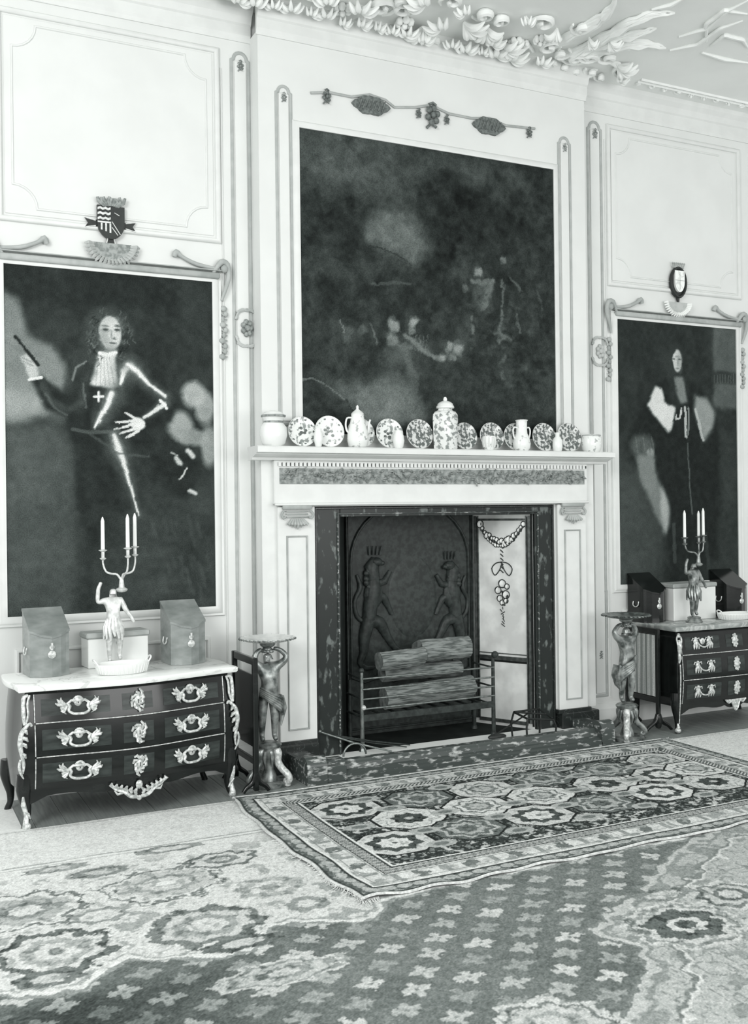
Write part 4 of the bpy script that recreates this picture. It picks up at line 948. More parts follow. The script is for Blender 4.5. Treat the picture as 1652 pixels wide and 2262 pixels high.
def band(r, z0, z1, m, name='painted_band'):
    def f(t, x, y):
        mb = MB(); mb.lathe([(r - .001, z0), (r + .0015, z0 + .001), (r + .0015, z1 - .001), (r - .001, z1)], (x, y, SHZ), 28); obj(name, mb, m, t, True)
    return f
pot('ginger_jar', 'large pale jar with dark collar at the left end of the mantelshelf', 604, [(.055, 0), (.075, .02), (.088, .07), (.085, .12), (.062, .15), (.06, .16), (.068, .175), (.075, .195), (.055, .215), (.02, .225)], m_porc, 'jar', -.255, parts=lambda t, x, y: (band(.0615, .148, .160, m_carve)(t, x, y), band(.0765, .185, .198, m_carve)(t, x, y)))
pot('teacup', 'tiny white cup in front of the second plate from the left', 703, [(.016, 0), (.022, .008), (.030, .05), (.026, .09), (.022, .095), (.02, .118)], m_porc, 'cup', -.285)
def coffee(t, x, y):
    mb = MB(); mb.lathe([(.040, .215), (.042, .222), (.03, .235), (.012, .248), (.008, .258), (.010, .265), (.003, .278)], (x, y, SHZ), 20); l = obj('lid', mb, m_porc, t, True)
    mb = MB(); mb.tube([(x - .044, y, SHZ + .195), (x - .075, y, SHZ + .19), (x - .085, y, SHZ + .15), (x - .078, y, SHZ + .11), (x - .060, y, SHZ + .095)], .006, 8); obj('handle', mb, m_porc, t, True)
    mb = MB(); mb.tube([(x + .05, y, SHZ + .07), (x + .075, y, SHZ + .11), (x + .082, y, SHZ + .16), (x + .092, y, SHZ + .185)], [.014, .010, .008, .006], 8); obj('spout', mb, m_porc, t, True)
pot('coffee_pot', 'tall pear-shaped white coffee pot with pointed lid and side handle', 790, [(.046, 0), (.062, .01), (.072, .05), (.068, .10), (.052, .16), (.042, .205), (.044, .216)], m_delft3, 'pot', -.28, parts=coffee)
pot('small_vase', 'small white bulbous vase between two plates right of the coffee pot', 880, [(.026, 0), (.034, .015), (.040, .05), (.036, .085), (.026, .105), (.028, .112), (.024, .118)], m_porc, 'vase', -.29)
def jar(t, x, y):
    mb = MB(); mb.lathe([(.058, .278), (.062, .282), (.06, .295), (.052, .302), (.054, .308), (.044, .318), (.03, .326), (.012, .332), (.014, .342), (.008, .356), (.002, .358)], (x, y, SHZ), 28); obj('lid', mb, m_porc, t, True)
pot('lidded_jar', 'big square-shouldered patterned jar with domed lid, tallest on the shelf', 984, [(.085, 0), (.092, .01), (.098, .20), (.096, .235), (.08, .255), (.056, .266), (.054, .280)], m_delft, 'jar', -.268, n=8, parts=jar, sy=.72)
def ribs(t, x, y):
    mb = MB()
    for k in range(12): a = k * math.pi / 6; mb.tube([(x + .040 * math.cos(a), y + .040 * math.sin(a), SHZ + .02), (x + .047 * math.cos(a), y + .047 * math.sin(a), SHZ + .06), (x + .046 * math.cos(a), y + .046 * math.sin(a), SHZ + .09)], .003, 5)
    obj('rib', mb, m_porc, t, True)
pot('ribbed_cup', 'ribbed pale cup in front of the plate right of the lidded jar', 1080, [(.030, 0), (.036, .01), (.047, .06), (.048, .095), (.044, .098)], m_delft3, 'cup', -.285, parts=ribs)
def jug(t, x, y):
    for s in (-1, 1):
        mb = MB(); mb.tube([(x + s * .038, y, SHZ + .16), (x + s * .062, y, SHZ + .165), (x + s * .072, y, SHZ + .14), (x + s * .066, y, SHZ + .10), (x + s * .056, y, SHZ + .085)], .0055, 8); obj('handle', mb, m_porc, t, True)
    mb = MB(); mb.lathe([(.040, .208), (.044, .209), (.044, .216), (.040, .217)], (x, y, SHZ), 24); obj('rim', mb, m_porc, t, True)
pot('two_handled_jug', 'white two-handled jug with straight cylindrical neck', 1152, [(.046, 0), (.062, .02), (.066, .05), (.058, .09), (.043, .12), (.040, .15), (.041, .215)], m_delft3, 'jug', -.285, parts=jug)
pot('tiny_vase', 'tiny white bottle-shaped vase in front of the rightmost plate', 1231, [(.028, 0), (.034, .01), (.038, .04), (.036, .08), (.024, .10), (.016, .108), (.018, .13), (.014, .135)], m_porc, 'vase', -.29)
pot('round_jar', 'squat round pale jar at the right end of the mantelshelf', 1306, [(.055, 0), (.072, .02), (.080, .06), (.078, .105), (.066, .125), (.06, .13)], m_delft3, 'jar', -.265, parts=band(.0675, .118, .126, m_groove))

#==================================================================  COMMODES
def commode(label, group, loc, rot, style, topmat, zs_=1.0):
    W, D, H = (1.21 if style == 'rococo' else 1.12), .52, .80
    t = thing('commode', label, 'commode', loc, group, rot); t.scale.z = zs_
    def bul(z):
        u = (z - .16) / .60; return .045 * math.sin(math.pi * min(max(u, 0), 1) ** .8 * .85 + .25) if 0 <= u <= 1 else 0
    amp = .035 if style == 'rococo' else .018
    def F(x, z): u = x / (W / 2); return -(D - .03 + bul(z) + amp * math.cos(u * math.pi * (1.0 if style == 'rococo' else .5)) * (1 if abs(u) <= 1 else 1) + (amp if style == 'rococo' else 0) * .4 * (1 - u * u))
    def side(z): return W / 2 + bul(z) * .7 - .02
    def ring(z, e=0.0):
        s = side(z) + e; P_ = [(s - .05, 0)]
        P_ = [(s - .03, -.0)] + [(s - .03 + .03 * math.sin(math.pi * k / 6), -(D - .06) * k / 6) for k in range(1, 6)]
        xs = np.linspace(s - .012, -(s - .012), 25)
        P_ += [(x, F(x * (W / 2) / s, z) - e) for x in xs]
        P_ += [(-a, b) for a, b in P_[1:6][::-1]] + [(-(s - .03), 0)]
        return P_
    zs = np.linspace(.195, .765, 12); mb = MB(); vs_, fs = [], []; n = len(ring(.3))
    for z in zs: vs_ += [(x, y, z) for x, y in ring(z)]
    for i in range(len(zs) - 1):
        for k in range(n): fs.append((i * n + k, i * n + (k + 1) % n, (i + 1) * n + (k + 1) % n, (i + 1) * n + k))
    fs.append(tuple(range(n))[::-1]); fs.append(tuple((len(zs) - 1) * n + k for k in range(n)))
    mb.add(vs_, fs); obj('body', mb, m_wood, t, True, local=True)
    # marble top
    mb = MB(); R0 = [(x * 1.0, y) for x, y in ring(.70, .028)]; R1 = [(x, y) for x, y in ring(.70, .034)]
    k = len(R0); vs_ = [(x, y, .765) for x, y in R0] + [(x, y, .775) for x, y in R1] + [(x, y, .795) for x, y in R1] + [(x, y, .80) for x, y in R0]
    fs = [tuple(range(k))[::-1], tuple(range(3 * k, 4 * k))] + [(j * k + i, j * k + (i + 1) % k, (j + 1) * k + (i + 1) % k, (j + 1) * k + i) for j in range(3) for i in range(k)]
    mb.add(vs_, fs); obj('marble_top', mb, topmat, t, True, local=True)
    def patch(x0, x1, z0, z1, off, nx=16, nz=5, th=.006):
        xs = np.linspace(x0, x1, nx); zz = np.linspace(z0, z1, nz); vs_ = []; fs = []
        for o_ in (off, off - th):
            for z in zz:
                for x in xs: vs_.append((x, F(x, z) - o_, z))
        N = nx * nz
        for j in range(nz - 1):
            for i in range(nx - 1):
                a = j * nx + i; fs.append((a, a + 1, a + nx + 1, a + nx)); fs.append((N + a, N + a + nx, N + a + nx + 1, N + a + 1))
        for i in range(nx - 1): fs.append((i, N + i, N + i + 1, i + 1)); a = (nz - 1) * nx + i; fs.append((a, a + 1, N + a + 1, N + a))
        for j in range(nz - 1): a = j * nx; fs.append((a, a + nx, N + a + nx, N + a)); a = j * nx + nx - 1; fs.append((a, N + a, N + a + nx, a + nx))
        return MB().add(vs_, fs)
    rows = [(.592, .745), (.405, .578), (.222, .391)]
    XL = W / 2 - (.075 if style == 'rococo' else .055)
    for ri, (z0, z1) in enumerate(rows):
        dr = obj('drawer', patch(-XL, XL, z0, z1, .006, 24), m_wood, t, True, local=True)
        def lp(x0, x1): return obj('veneer_panel', patch(x0, x1, z0 + .03, z1 - .03, .0075, 10, th=.003), m_wood_l, dr, True, local=True)
        lp(-XL + .03, -.15); lp(.15, XL - .03); lp(-.085, .085)
        zc = (z0 + z1) / 2
        def Q(x, z, e=.018): return (x, F(x, z) - e, z)
        def handle(xc):
            mb = MB()
            if style == 'rococo':
                for s in (-1, 1):
                    for (dx, dz, r) in ((.115, .02, .009), (.105, .042, .008), (.085, .050, .008), (.09, -.012, .010), (.078, -.035, .010), (.062, -.042, .009)):
                        mb.tube([Q(xc + s * .055, zc, .014), Q(xc + s * (.055 + dx) / 2 + s * .02, zc + dz * .75, .024), Q(xc + s * dx, zc + dz, .014)], [.008, r, .003], 6)
                    mb.tube([Q(xc + s * .058, zc + .02), Q(xc + s * .045, zc - .0, .024), Q(xc + s * .052, zc - .022, .03), Q(xc + s * .03, zc - .038, .034), Q(xc, zc - .040, .036)], [.008, .009, .008, .008, .008], 8)
                    mb.tube([Q(xc + s * .055, zc + .015), Q(xc + s * .035, zc + .032), Q(xc, zc + .03)], .008, 6)
                for k in range(9):
                    a = math.pi * k / 8; mb.blob(Q(xc + .022 * math.cos(a), zc + .028 + .022 * math.sin(a), .016), (.008, .006, .009), 6, 4)
                mb.blob(Q(xc, zc + .022, .012), (.022, .008, .026), 12, 6)
            else:
                for s in (-1, 1):
                    x = xc + s * .062
                    mb.blob(Q(x, zc + .012, .012), (.022, .010, .026), 10, 6); mb.blob(Q(x, zc + .038, .014), (.012, .010, .010), 8, 5)
                    for q in (-1, 0, 1): mb.tube([Q(x + q * .010, zc + .01, .018), Q(x + q * .022, zc - .015, .018), Q(x + q * .022, zc - .045, .014)], [.006, .010, .004], 6)
                    for q in (-1, 1): mb.tube([Q(x, zc + .03, .016), Q(x + q * .03, zc + .038, .018), Q(x + q * .036, zc + .02, .014)], .0045, 6)
                mb.tube([Q(xc + s_ * .055, zc + dz, .028) for s_, dz in ((-1, 0), (-.6, -.02), (0, -.03), (.6, -.02), (1, 0))], .006, 8)
                if ri == 0: mb.lathe([(.024, .0), (.024, .004), (.018, .007), (0.001, .007)], (xc, F(xc, zc) - .010, zc + .012), 20, 'y')
            h = obj('handle', mb, m_ormolu, dr, True, local=True)
            if style == 'rococo' or ri == 0:
                mb = MB(); zk = zc + (.024 if style == 'rococo' else .012); y = F(xc, zk) - (.022 if style == 'rococo' else .019)
                mb.bx(xc - .002, xc + .002, y, y + .003, zk - .010, zk + .008); obj('keyhole', mb, m_black, dr, False, local=True)
        handle(-.315); handle(.315)
        mb = MB(); rr = random.Random(ri)
        for k in range(11):
            a = 2 * math.pi * k / 11; e_ = 1 + .22 * math.sin(3 * a + ri); mb.tube([Q(.020 * math.cos(a), zc + .032 * math.sin(a), .014), Q(.032 * e_ * math.cos(a + .35), zc + .050 * e_ * math.sin(a + .35), .020), Q(.034 * e_ * math.cos(a + .75), zc + .058 * e_ * math.sin(a + .75) , .014)], [.007, .009, .006], 6)
        mb.blob(Q(0, zc, .012), (.022, .009, .034), 12, 6)
        if style != 'rococo': mb = MB(); mb.blob(Q(0, zc, .012), (.026, .012, .042), 12, 8); [mb.blob(Q(.024 * math.cos(a), zc + .045 * math.sin(a), .014), (.010, .008, .012), 6, 4) for a in np.linspace(0, 6.28, 10)]
        obj('escutcheon', mb, m_ormolu, dr, True, local=True)
        mb = MB(); y = F(0, zc) - .023; mb.bx(-.002, .002, y, y + .003, zc - .012, zc + .010); obj('keyhole', mb, m_black, dr, local=True)
        # brass fillets between rows and beside them
    for z in (.5855, .398):
        mb = MB(); xs = np.linspace(-XL, XL, 24); mb.tube([(x, F(x, z) - .008, z) for x in xs], .0035, 5); obj('brass_fillet', mb, m_ormolu, t, True, local=True)
    for s in (-1, 1):
        for (z0, z1) in rows: mb = MB(); x = s * (XL + .004); mb.tube([(x, F(x, z) - .006, z) for z in np.linspace(z0, z1, 4)], .003, 5); obj('brass_fillet', mb, m_ormolu, t, True, local=True)
    # apron
    xs = np.linspace(-W / 2 + .03, W / 2 - .03, 25); mb = MB(); vs_ = []
    def low(x): u = abs(x) / (W / 2 - .03); return .175 + .018 * math.cos(u * 9) * (1 - u) - (.035 if u < .16 else 0) - max(0, u - .82) * .25
    for x in xs: vs_ += [(x, F(x, .2) - .002, .225), (x, F(x, .2) - .002, low(x)), (x, F(x, .2) + .03, low(x)), (x, F(x, .2) + .03, .225)]
    fs = []
    for i in range(24):
        for q in range(4): fs.append((i * 4 + q, i * 4 + (q + 1) % 4, (i + 1) * 4 + (q + 1) % 4, (i + 1) * 4 + q))
    fs += [(0, 1, 2, 3), (96, 99, 98, 97)]
    mb.add(vs_, fs); obj('apron', mb, m_wood, t, local=True)
    mb = MB(); Q0 = lambda x, z, e=.016: (x, F(x, .2) - e, z)
    if style == 'rococo':
        for s in (-1, 1):
            mb.tube([Q0(s * .01, .115), Q0(s * .05, .125, .022), Q0(s * .085, .155, .022), Q0(s * .13, .175), Q0(s * .155, .205)], [.010, .012, .010, .009, .004], 7)
            for k in range(6): mb.tube([Q0(s * (.02 + k * .024), .130 + k * .011), Q0(s * (.026 + k * .026), .152 + k * .010, .024), Q0(s * (.012 + k * .027), .166 + k * .009, .016)], [.009, .012, .005], 6)
            mb.tube([Q0(s * .09, .15), Q0(s * .12, .145, .02), Q0(s * .135, .165)], [.008, .008, .003], 6)
        mb.blob(Q0(0, .185), (.02, .01, .026), 10, 6); mb.blob(Q0(0, .108), (.014, .01, .016), 8, 5)
    else:
        mb.prism([(-.10, .215), (.10, .215), (.03, .18), (0, .125), (-.03, .18)], F(0, .2) - .012, F(0, .2) - .002)
        for s in (-1, 1): mb.tube([Q0(s * .10, .215), Q0(s * .07, .19), Q0(s * .04, .2), Q0(s * .02, .15), Q0(0, .13)], .007, 6)
    obj('apron_mount', mb, m_ormolu, t, True, local=True)
    # legs
    for s in (-1, 1):
        for front in (1, 0):
            xx = s * (W / 2 - .022); yy = F(xx, .2) + .018 if front else -.05
            P_ = [(xx, yy, .30), (xx + s * .006, yy - .004 * front, .22), (xx - s * .002, yy, .16), (xx - s * .012, yy + .004, .10), (xx - s * .010, yy, .05), (xx + s * .002, yy - .012 * front, .018), (xx + s * .006, yy - .018 * front, .001)]
            mb = MB(); mb.tube(P_, [.040, .040, .032, .022, .017, .018, .020], 10); lg = obj('leg', mb, m_wood, t, True, local=True)
            if front:
                mb = MB(); x2 = P_[-2][0]; y2 = P_[-2][1]
                if style == 'rococo':
                    mb.tube([(x2, y2 - .012, .008), (x2 + s * .0, y2 - .022, .03), (x2 - s * .004, y2 - .012, .08), (x2 + s * .008, y2 - .008, .14), (x2 + s * .012, y2 - .022, .19)], [.022, .018, .012, .014, .005], 8)
                    mb.blob((x2 - s * .006, y2 - .028, .022), (.02, .016, .020), 10, 6)
                    mb.tube([(x2 - s * .024, y2 - .016, .06), (x2 - s * .012, y2 - .024, .09), (x2 + s * .01, y2 - .02, .11)], [.004, .008, .004], 6)
                else:
                    mb.blob((x2, y2 - .006, .022), (.024, .022, .022), 10, 6); mb.tube([(x2, y2 - .012, .04), (x2, y2 - .006, .075)], [.014, .006], 8)
                    mb.tube([(P_[3][0], P_[3][1] - .022, .07), (P_[2][0], P_[2][1] - .034, .16), (P_[1][0], P_[1][1] - .044, .22), (xx, F(xx, .4) - .012, .40), (xx, F(xx, .52) - .014, .52)], .0045, 6)
                obj('foot_mount', mb, m_ormolu, lg, True, local=True)
                mb = MB(); cf = lambda z, e=.012: (s * (side(z) - .005), F(s * (W / 2 - .02), z) - e, z)
                o2 = lambda z, dx, e=.014: (s * (side(z) - .008 + dx), F(s * (W / 2 - .02), z) - e, z)
                if style == 'rococo':
                    mb.tube([o2(.745, -.022), o2(.735, -.002), o2(.70, .0), o2(.64, -.006), o2(.585, -.012)], [.009, .012, .011, .012, .007], 8)
                    mb.tube([o2(.745, -.03), o2(.70, -.022), o2(.64, -.028), o2(.59, -.02)], [.006, .007, .007, .005], 6)
                    mb.tube([o2(.575, -.05), o2(.59, -.04), o2(.575, -.022), o2(.54, .0), (o2(.48, .006)), o2(.42, -.004), o2(.37, -.012), o2(.32, -.006)], [.007, .009, .011, .013, .014, .010, .009, .004], 8)
                    for (z, dx) in ((.54, -.030), (.50, -.034), (.465, -.028), (.41, -.024)): mb.tube([o2(z + .018, -.004), o2(z + .012, dx * .7, .020), o2(z - .006, dx)], [.012, .011, .004], 6)
                    mb.tube([o2(.40, .004), o2(.36, .012), o2(.32, .004), o2(.29, -.008)], [.006, .008, .007, .003], 6)
                else:
                    mb.tube([o2(.75, -.012), o2(.72, -.012, .022)], [.008, .012], 8)
                    for q in (-1, 1): mb.tube([o2(.74, -.012 + q * .004), o2(.71, -.012 + q * .022, .02), o2(.66, -.012 + q * .014, .022), o2(.62, -.012 + q * .006)], [.005, .006, .006, .005], 6)
                    mb.tube([o2(.70, -.012, .018), o2(.66, -.012, .026), o2(.60, -.012, .020), o2(.57, -.012, .022), o2(.53, -.012)], [.010, .018, .010, .014, .005], 8)
                obj('corner_mount', mb, m_ormolu, t, True, local=True)
    return t
CG = 'dark veneered commodes under the portraits'
R5 = math.radians(5)
com1 = commode('dark serpentine commode with rococo gilt mounts and white marble top under the armoured portrait', None, (1.243, -.115, 0), R5, 'rococo', m_marb_w, .947)
com2 = commode('dark commode with swag handles and grey marble top, cut by the right picture edge', None, (5.82, -.015, 0), 0, 'swag', m_marb_g, .977)

#==================================================================  THINGS ON THE COMMODES
TZ = .7585
def knife_box(label, x, y, m, rot=0.0, light=False):
    t = thing('knife_box', label, 'box', (x, y, TZ), None, rot); w, d = .215, .21
    P_ = [(-w / 2, 0), (-w / 2, -d + .03), (-w / 2 + .02, -d + .02), (-w / 4, -d - .005), (0, -d - .022), (w / 4, -d - .005), (w / 2 - .02, -d + .02), (w / 2, -d + .03), (w / 2, 0)]
    zt = lambda yy: .225 + (yy + d) * .62
    mb = MB(); n = len(P_); mb.add([(a, b, 0) for a, b in P_] + [(a, b, zt(b)) for a, b in P_], [tuple(range(n))[::-1], tuple(range(n, 2 * n))] + [(i, (i + 1) % n, n + (i + 1) % n, n + i) for i in range(n)])
    obj('case', mb, m, t, local=True)
    mb = MB(); mb.add([(a * 1.03, b * 1.02, zt(b) + .001) for a, b in P_] + [(a * 1.03, b * 1.02, zt(b) + .014) for a, b in P_], [tuple(range(n))[::-1], tuple(range(n, 2 * n))] + [(i, (i + 1) % n, n + (i + 1) % n, n + i) for i in range(n)])
    obj('sloped_lid', mb, m, t, local=True)
    mb = MB(); mb.lathe([(.012, 0), (.014, .004), (.004, .006)], (0, -d - .020, .165), 12, 'y'); mb.lathe([(.020, 0), (.022, .005), (.010, .010), (.001, .011)], (0, -d - .019, .125), 16, 'y'); mb.tube([(0, -d - .024, .19), (0, -d - .026, .15)], .007, 8)
    obj('key_plate', mb, m_ormolu, t, True, local=True)
    for s in (-1, 1):
        mb = MB(); x0 = s * (w / 2 + .004); mb.tube([(x0, -.13, .16), (x0 + s * .006, -.128, .13), (x0 + s * .008, -.10, .118), (x0 + s * .006, -.072, .13), (x0, -.07, .16)], .004, 6); obj('carrying_handle', mb, m_ormolu, t, True, local=True)
    mb = MB()
    for xx in (-.055, .055): mb.tube([(xx - .022, -d - .010, .16), (xx - .018, -d - .020, .132), (xx, -d - .024, .122), (xx + .018, -d - .020, .132), (xx + .022, -d - .010, .16)], .003, 6)
    return t
m_box_d = m_wood
knife_box('pale knife box with sloping lid at the left end of the white-topped commode', .80 + .06, -.20, m_box_l, R5)
knife_box('pale knife box with sloping lid at the right end of the white-topped commode', 1.665, -.14, m_box_l, R5)
TZ = .7825
knife_box('dark knife box with gilt key plate at the left end of the grey-topped commode', 5.355, -.03, m_wood)
knife_box('dark knife box with gilt ring handle, right end of the grey-topped commode', 6.20, -.03, m_wood)
TZ = .7585
def casket(label, x, y, w, h, d, rot=0):
    t = thing('casket', label, 'box', (x, y, TZ), None, rot)
    mb = MB(); mb.bbx(-w / 2, w / 2, -d, 0, 0, h, .004); obj('case', mb, m_porc, t, local=True)
    mb = MB(); mb.bbx(-w / 2 - .01, w / 2 + .01, -d - .01, .01, h + .001, h + .035, .008); obj('lid', mb, m_groove, t, local=True)
    mb = MB(); mb.lathe([(.012, 0), (.014, .004), (.004, .008)], (0, -d, h - .03), 12, 'y'); obj('lock_plate', mb, m_ormolu, t, True, local=True)
    return t
casket('white casket behind the figure candelabrum on the white-topped commode', 1.28, -.06, .36, .17, .15, R5)
TZ = .7825
casket('white casket with grey lid behind the figure candelabrum on the grey-topped commode', 5.735, -.04, .43, .25, .2)
TZ = .7585
def basket(label, x, y, rx, ry, h, rot=0):
    t = thing('porcelain_basket', label, 'basket', (x, y, TZ), None, rot)
    mb = MB(); pr = [(.80, 0), (.86, .004), (.97, h * .8), (1.0, h), (.985, h + .004), (.95, h - .004), (.84, .010), (.001, .008)]
    mb.lathe([(r * rx, z) for r, z in pr], (0, 0, 0), 36, sy=ry / rx); obj('bowl', mb, m_porc, t, True, local=True)
    mb = MB()
    for k in range(40): a = 2 * math.pi * k / 40; mb.tube([(rx * .88 * math.cos(a), ry * .88 * math.sin(a), .006), (rx * .985 * math.cos(a), ry * .985 * math.sin(a), h)], .003, 5)
    tag(obj('ribs', mb, m_porc, t, True, local=True), kind='stuff')
    for s in (-1, 1):
        mb = MB(); mb.tube([(s * rx * .92, -.025, h), (s * (rx + .004), -.022, h + .024), (s * (rx + .008), 0, h + .032), (s * (rx + .004), .022, h + .024), (s * rx * .92, .025, h)], .005, 8); obj('handle', mb, m_porc, t, True, local=True)
    return t
basket('oval white porcelain basket at the front of the white-topped commode', 1.255, -.478, .155, .10, .055, R5)
TZ = .7825
basket('oval white porcelain basket with loop handles on the grey-topped commode', 6.03, -.36, .165, .10, .045)
TZ = .7585

# candelabra: a standing figure carrying three candle arms
def candelabrum(label, x, y, m, rot=0.0, arms=None, h=.42, mirror=1):
    t = thing('candelabrum', label, 'candelabrum', (x, y, TZ), None, rot)
    mb = MB(); mb.lathe([(.062, 0), (.065, .008), (.055, .018), (.048, .03), (.052, .038), (.040, .046), (.001, .047)], (0, 0, 0), 20); obj('base', mb, m, t, True, local=True)
    s = h; b = .044; k = mirror
    J = [(0, 0, .52), (0, 0, .62), (.0, 0, .72), (.005, 0, .80), (0, 0, .865), (0, -.005, .93),
         (-.10 * k, 0, .78), (-.20 * k, -.02, .76), (-.19 * k, -.02, .93), (-.15 * k, -.02, 1.02),
         (.10 * k, 0, .78), (.15 * k, -.02, .66), (.22 * k, -.03, .56), (.26 * k, -.03, .48),
         (-.05, 0, .48), (-.06, -.02, .26), (-.05, 0, .05), (-.06, -.05, .015),
         (.05, 0, .48), (.09, .03, .28), (.08, .05, .07), (.09, .01, .015)]
    E_ = [(0, 1), (1, 2), (2, 3), (3, 4), (4, 5), (2, 6), (6, 7), (7, 8), (8, 9), (2, 10), (10, 11), (11, 12), (12, 13), (0, 14), (14, 15), (15, 16), (16, 17), (0, 18), (18, 19), (19, 20), (20, 21)]
    R_ = [.085, .075, .085, .035, .045, .05, .045, .032, .026, .022, .045, .034, .026, .024, .06, .046, .03, .028, .06, .046, .03, .028]
    skinfig('figure', [(a * s, c_ * s, b + d * s) for a, c_, d in J], E_, [r * s for r in R_], m, t, 2, True)
    mb = MB()   # drapery
    for q in range(14):
        a = 2 * math.pi * q / 14; mb.tube([(.07 * s * math.cos(a), .07 * s * math.sin(a), b + .56 * s), (.105 * s * math.cos(a), .10 * s * math.sin(a), b + .44 * s), (.12 * s * math.cos(a + .2), .11 * s * math.sin(a + .2), b + (.30 + .03 * math.sin(q * 2)) * s)], [.016 * s, .034 * s, .014 * s], 6)
    obj('drapery', mb, m, t, True, local=True)
    top = b + .93 * s
    mb = MB(); mb.tube([(.05 * k, 0, top - .02), (.05 * k, 0, top + .05)], [.020, .012], 10); mb.blob((.05 * k, 0, top - .01), (.035, .03, .016), 12, 6); obj('stem', mb, m, t, True, local=True)
    for (dx, dy, ztop, cl) in arms:
        z0 = top + .045; mb = MB(); X0 = .05 * k; m1 = z0 + (ztop - z0) * .35
        mb.tube([(X0, 0, z0), (X0 + dx * .25, dy * .25, z0 + .035), (X0 + dx * .55, dy * .55, z0 + .040), (X0 + dx * .85, dy * .85, z0 + .055), (X0 + dx, dy, z0 + .10), (X0 + dx, dy, ztop)], [.008, .0065, .0065, .006, .0055, .0055], 8)
        ar = obj('arm', mb, m, t, True, local=True)
        mb = MB(); mb.lathe([(.005, -.01), (.018, 0), (.019, .004), (.010, .008), (.010, .04), (.024, .047), (.025, .051), (.012, .054), (.001, .054)], (X0 + dx, dy, ztop), 16); obj('socket', mb, m, ar, True, local=True)
        cd = thing('candle', 'x', 'candle', (0, 0, 0)); cd.parent = None
        wx = x + (X0 + dx) * math.cos(rot) - dy * math.sin(rot); wy = y + (X0 + dx) * math.sin(rot) + dy * math.cos(rot)
        bpy.data.objects.remove(cd)
        mb = MB(); mb.lathe([(.0115, 0), (.0105, cl * .88), (.0085, cl * .92), (.004, cl), (.001, cl + .003)], (0, 0, 0), 14); co = obj('candle', mb, m_candle, None, True); co.location = (wx, wy, TZ + ztop + .0545)
        CANDLES.append(co)
    return t
CANDLES = []
candelabrum('pale candelabrum of a standing figure with raised arm on the white-topped commode', 1.245, -.30, m_silver, 0.0,
            [(-.105, .0, .64, .185), (.025, -.06, .65, .19), (.085, .02, .655, .19)], h=.455)
TZ = .7825
candelabrum('dark gilt candelabrum of a standing figure on the grey-topped commode', 5.60, -.37, m_bronze, 0.0,
            [(-.135, .0, .595, .20), (.034, .03, .60, .19), (.040, -.012, .61, .20)], h=.435, mirror=1)
for co, l in zip(CANDLES, ('leftmost white candle on the pale candelabrum', 'middle white candle on the pale candelabrum', 'rightmost white candle on the pale candelabrum',
                           'left candle on the dark candelabrum, standing apart', 'rear candle of the close pair on the dark candelabrum', 'front candle of the close pair on the dark candelabrum')):
    tag(co, l, 'candle', 'candles in the two candelabra')

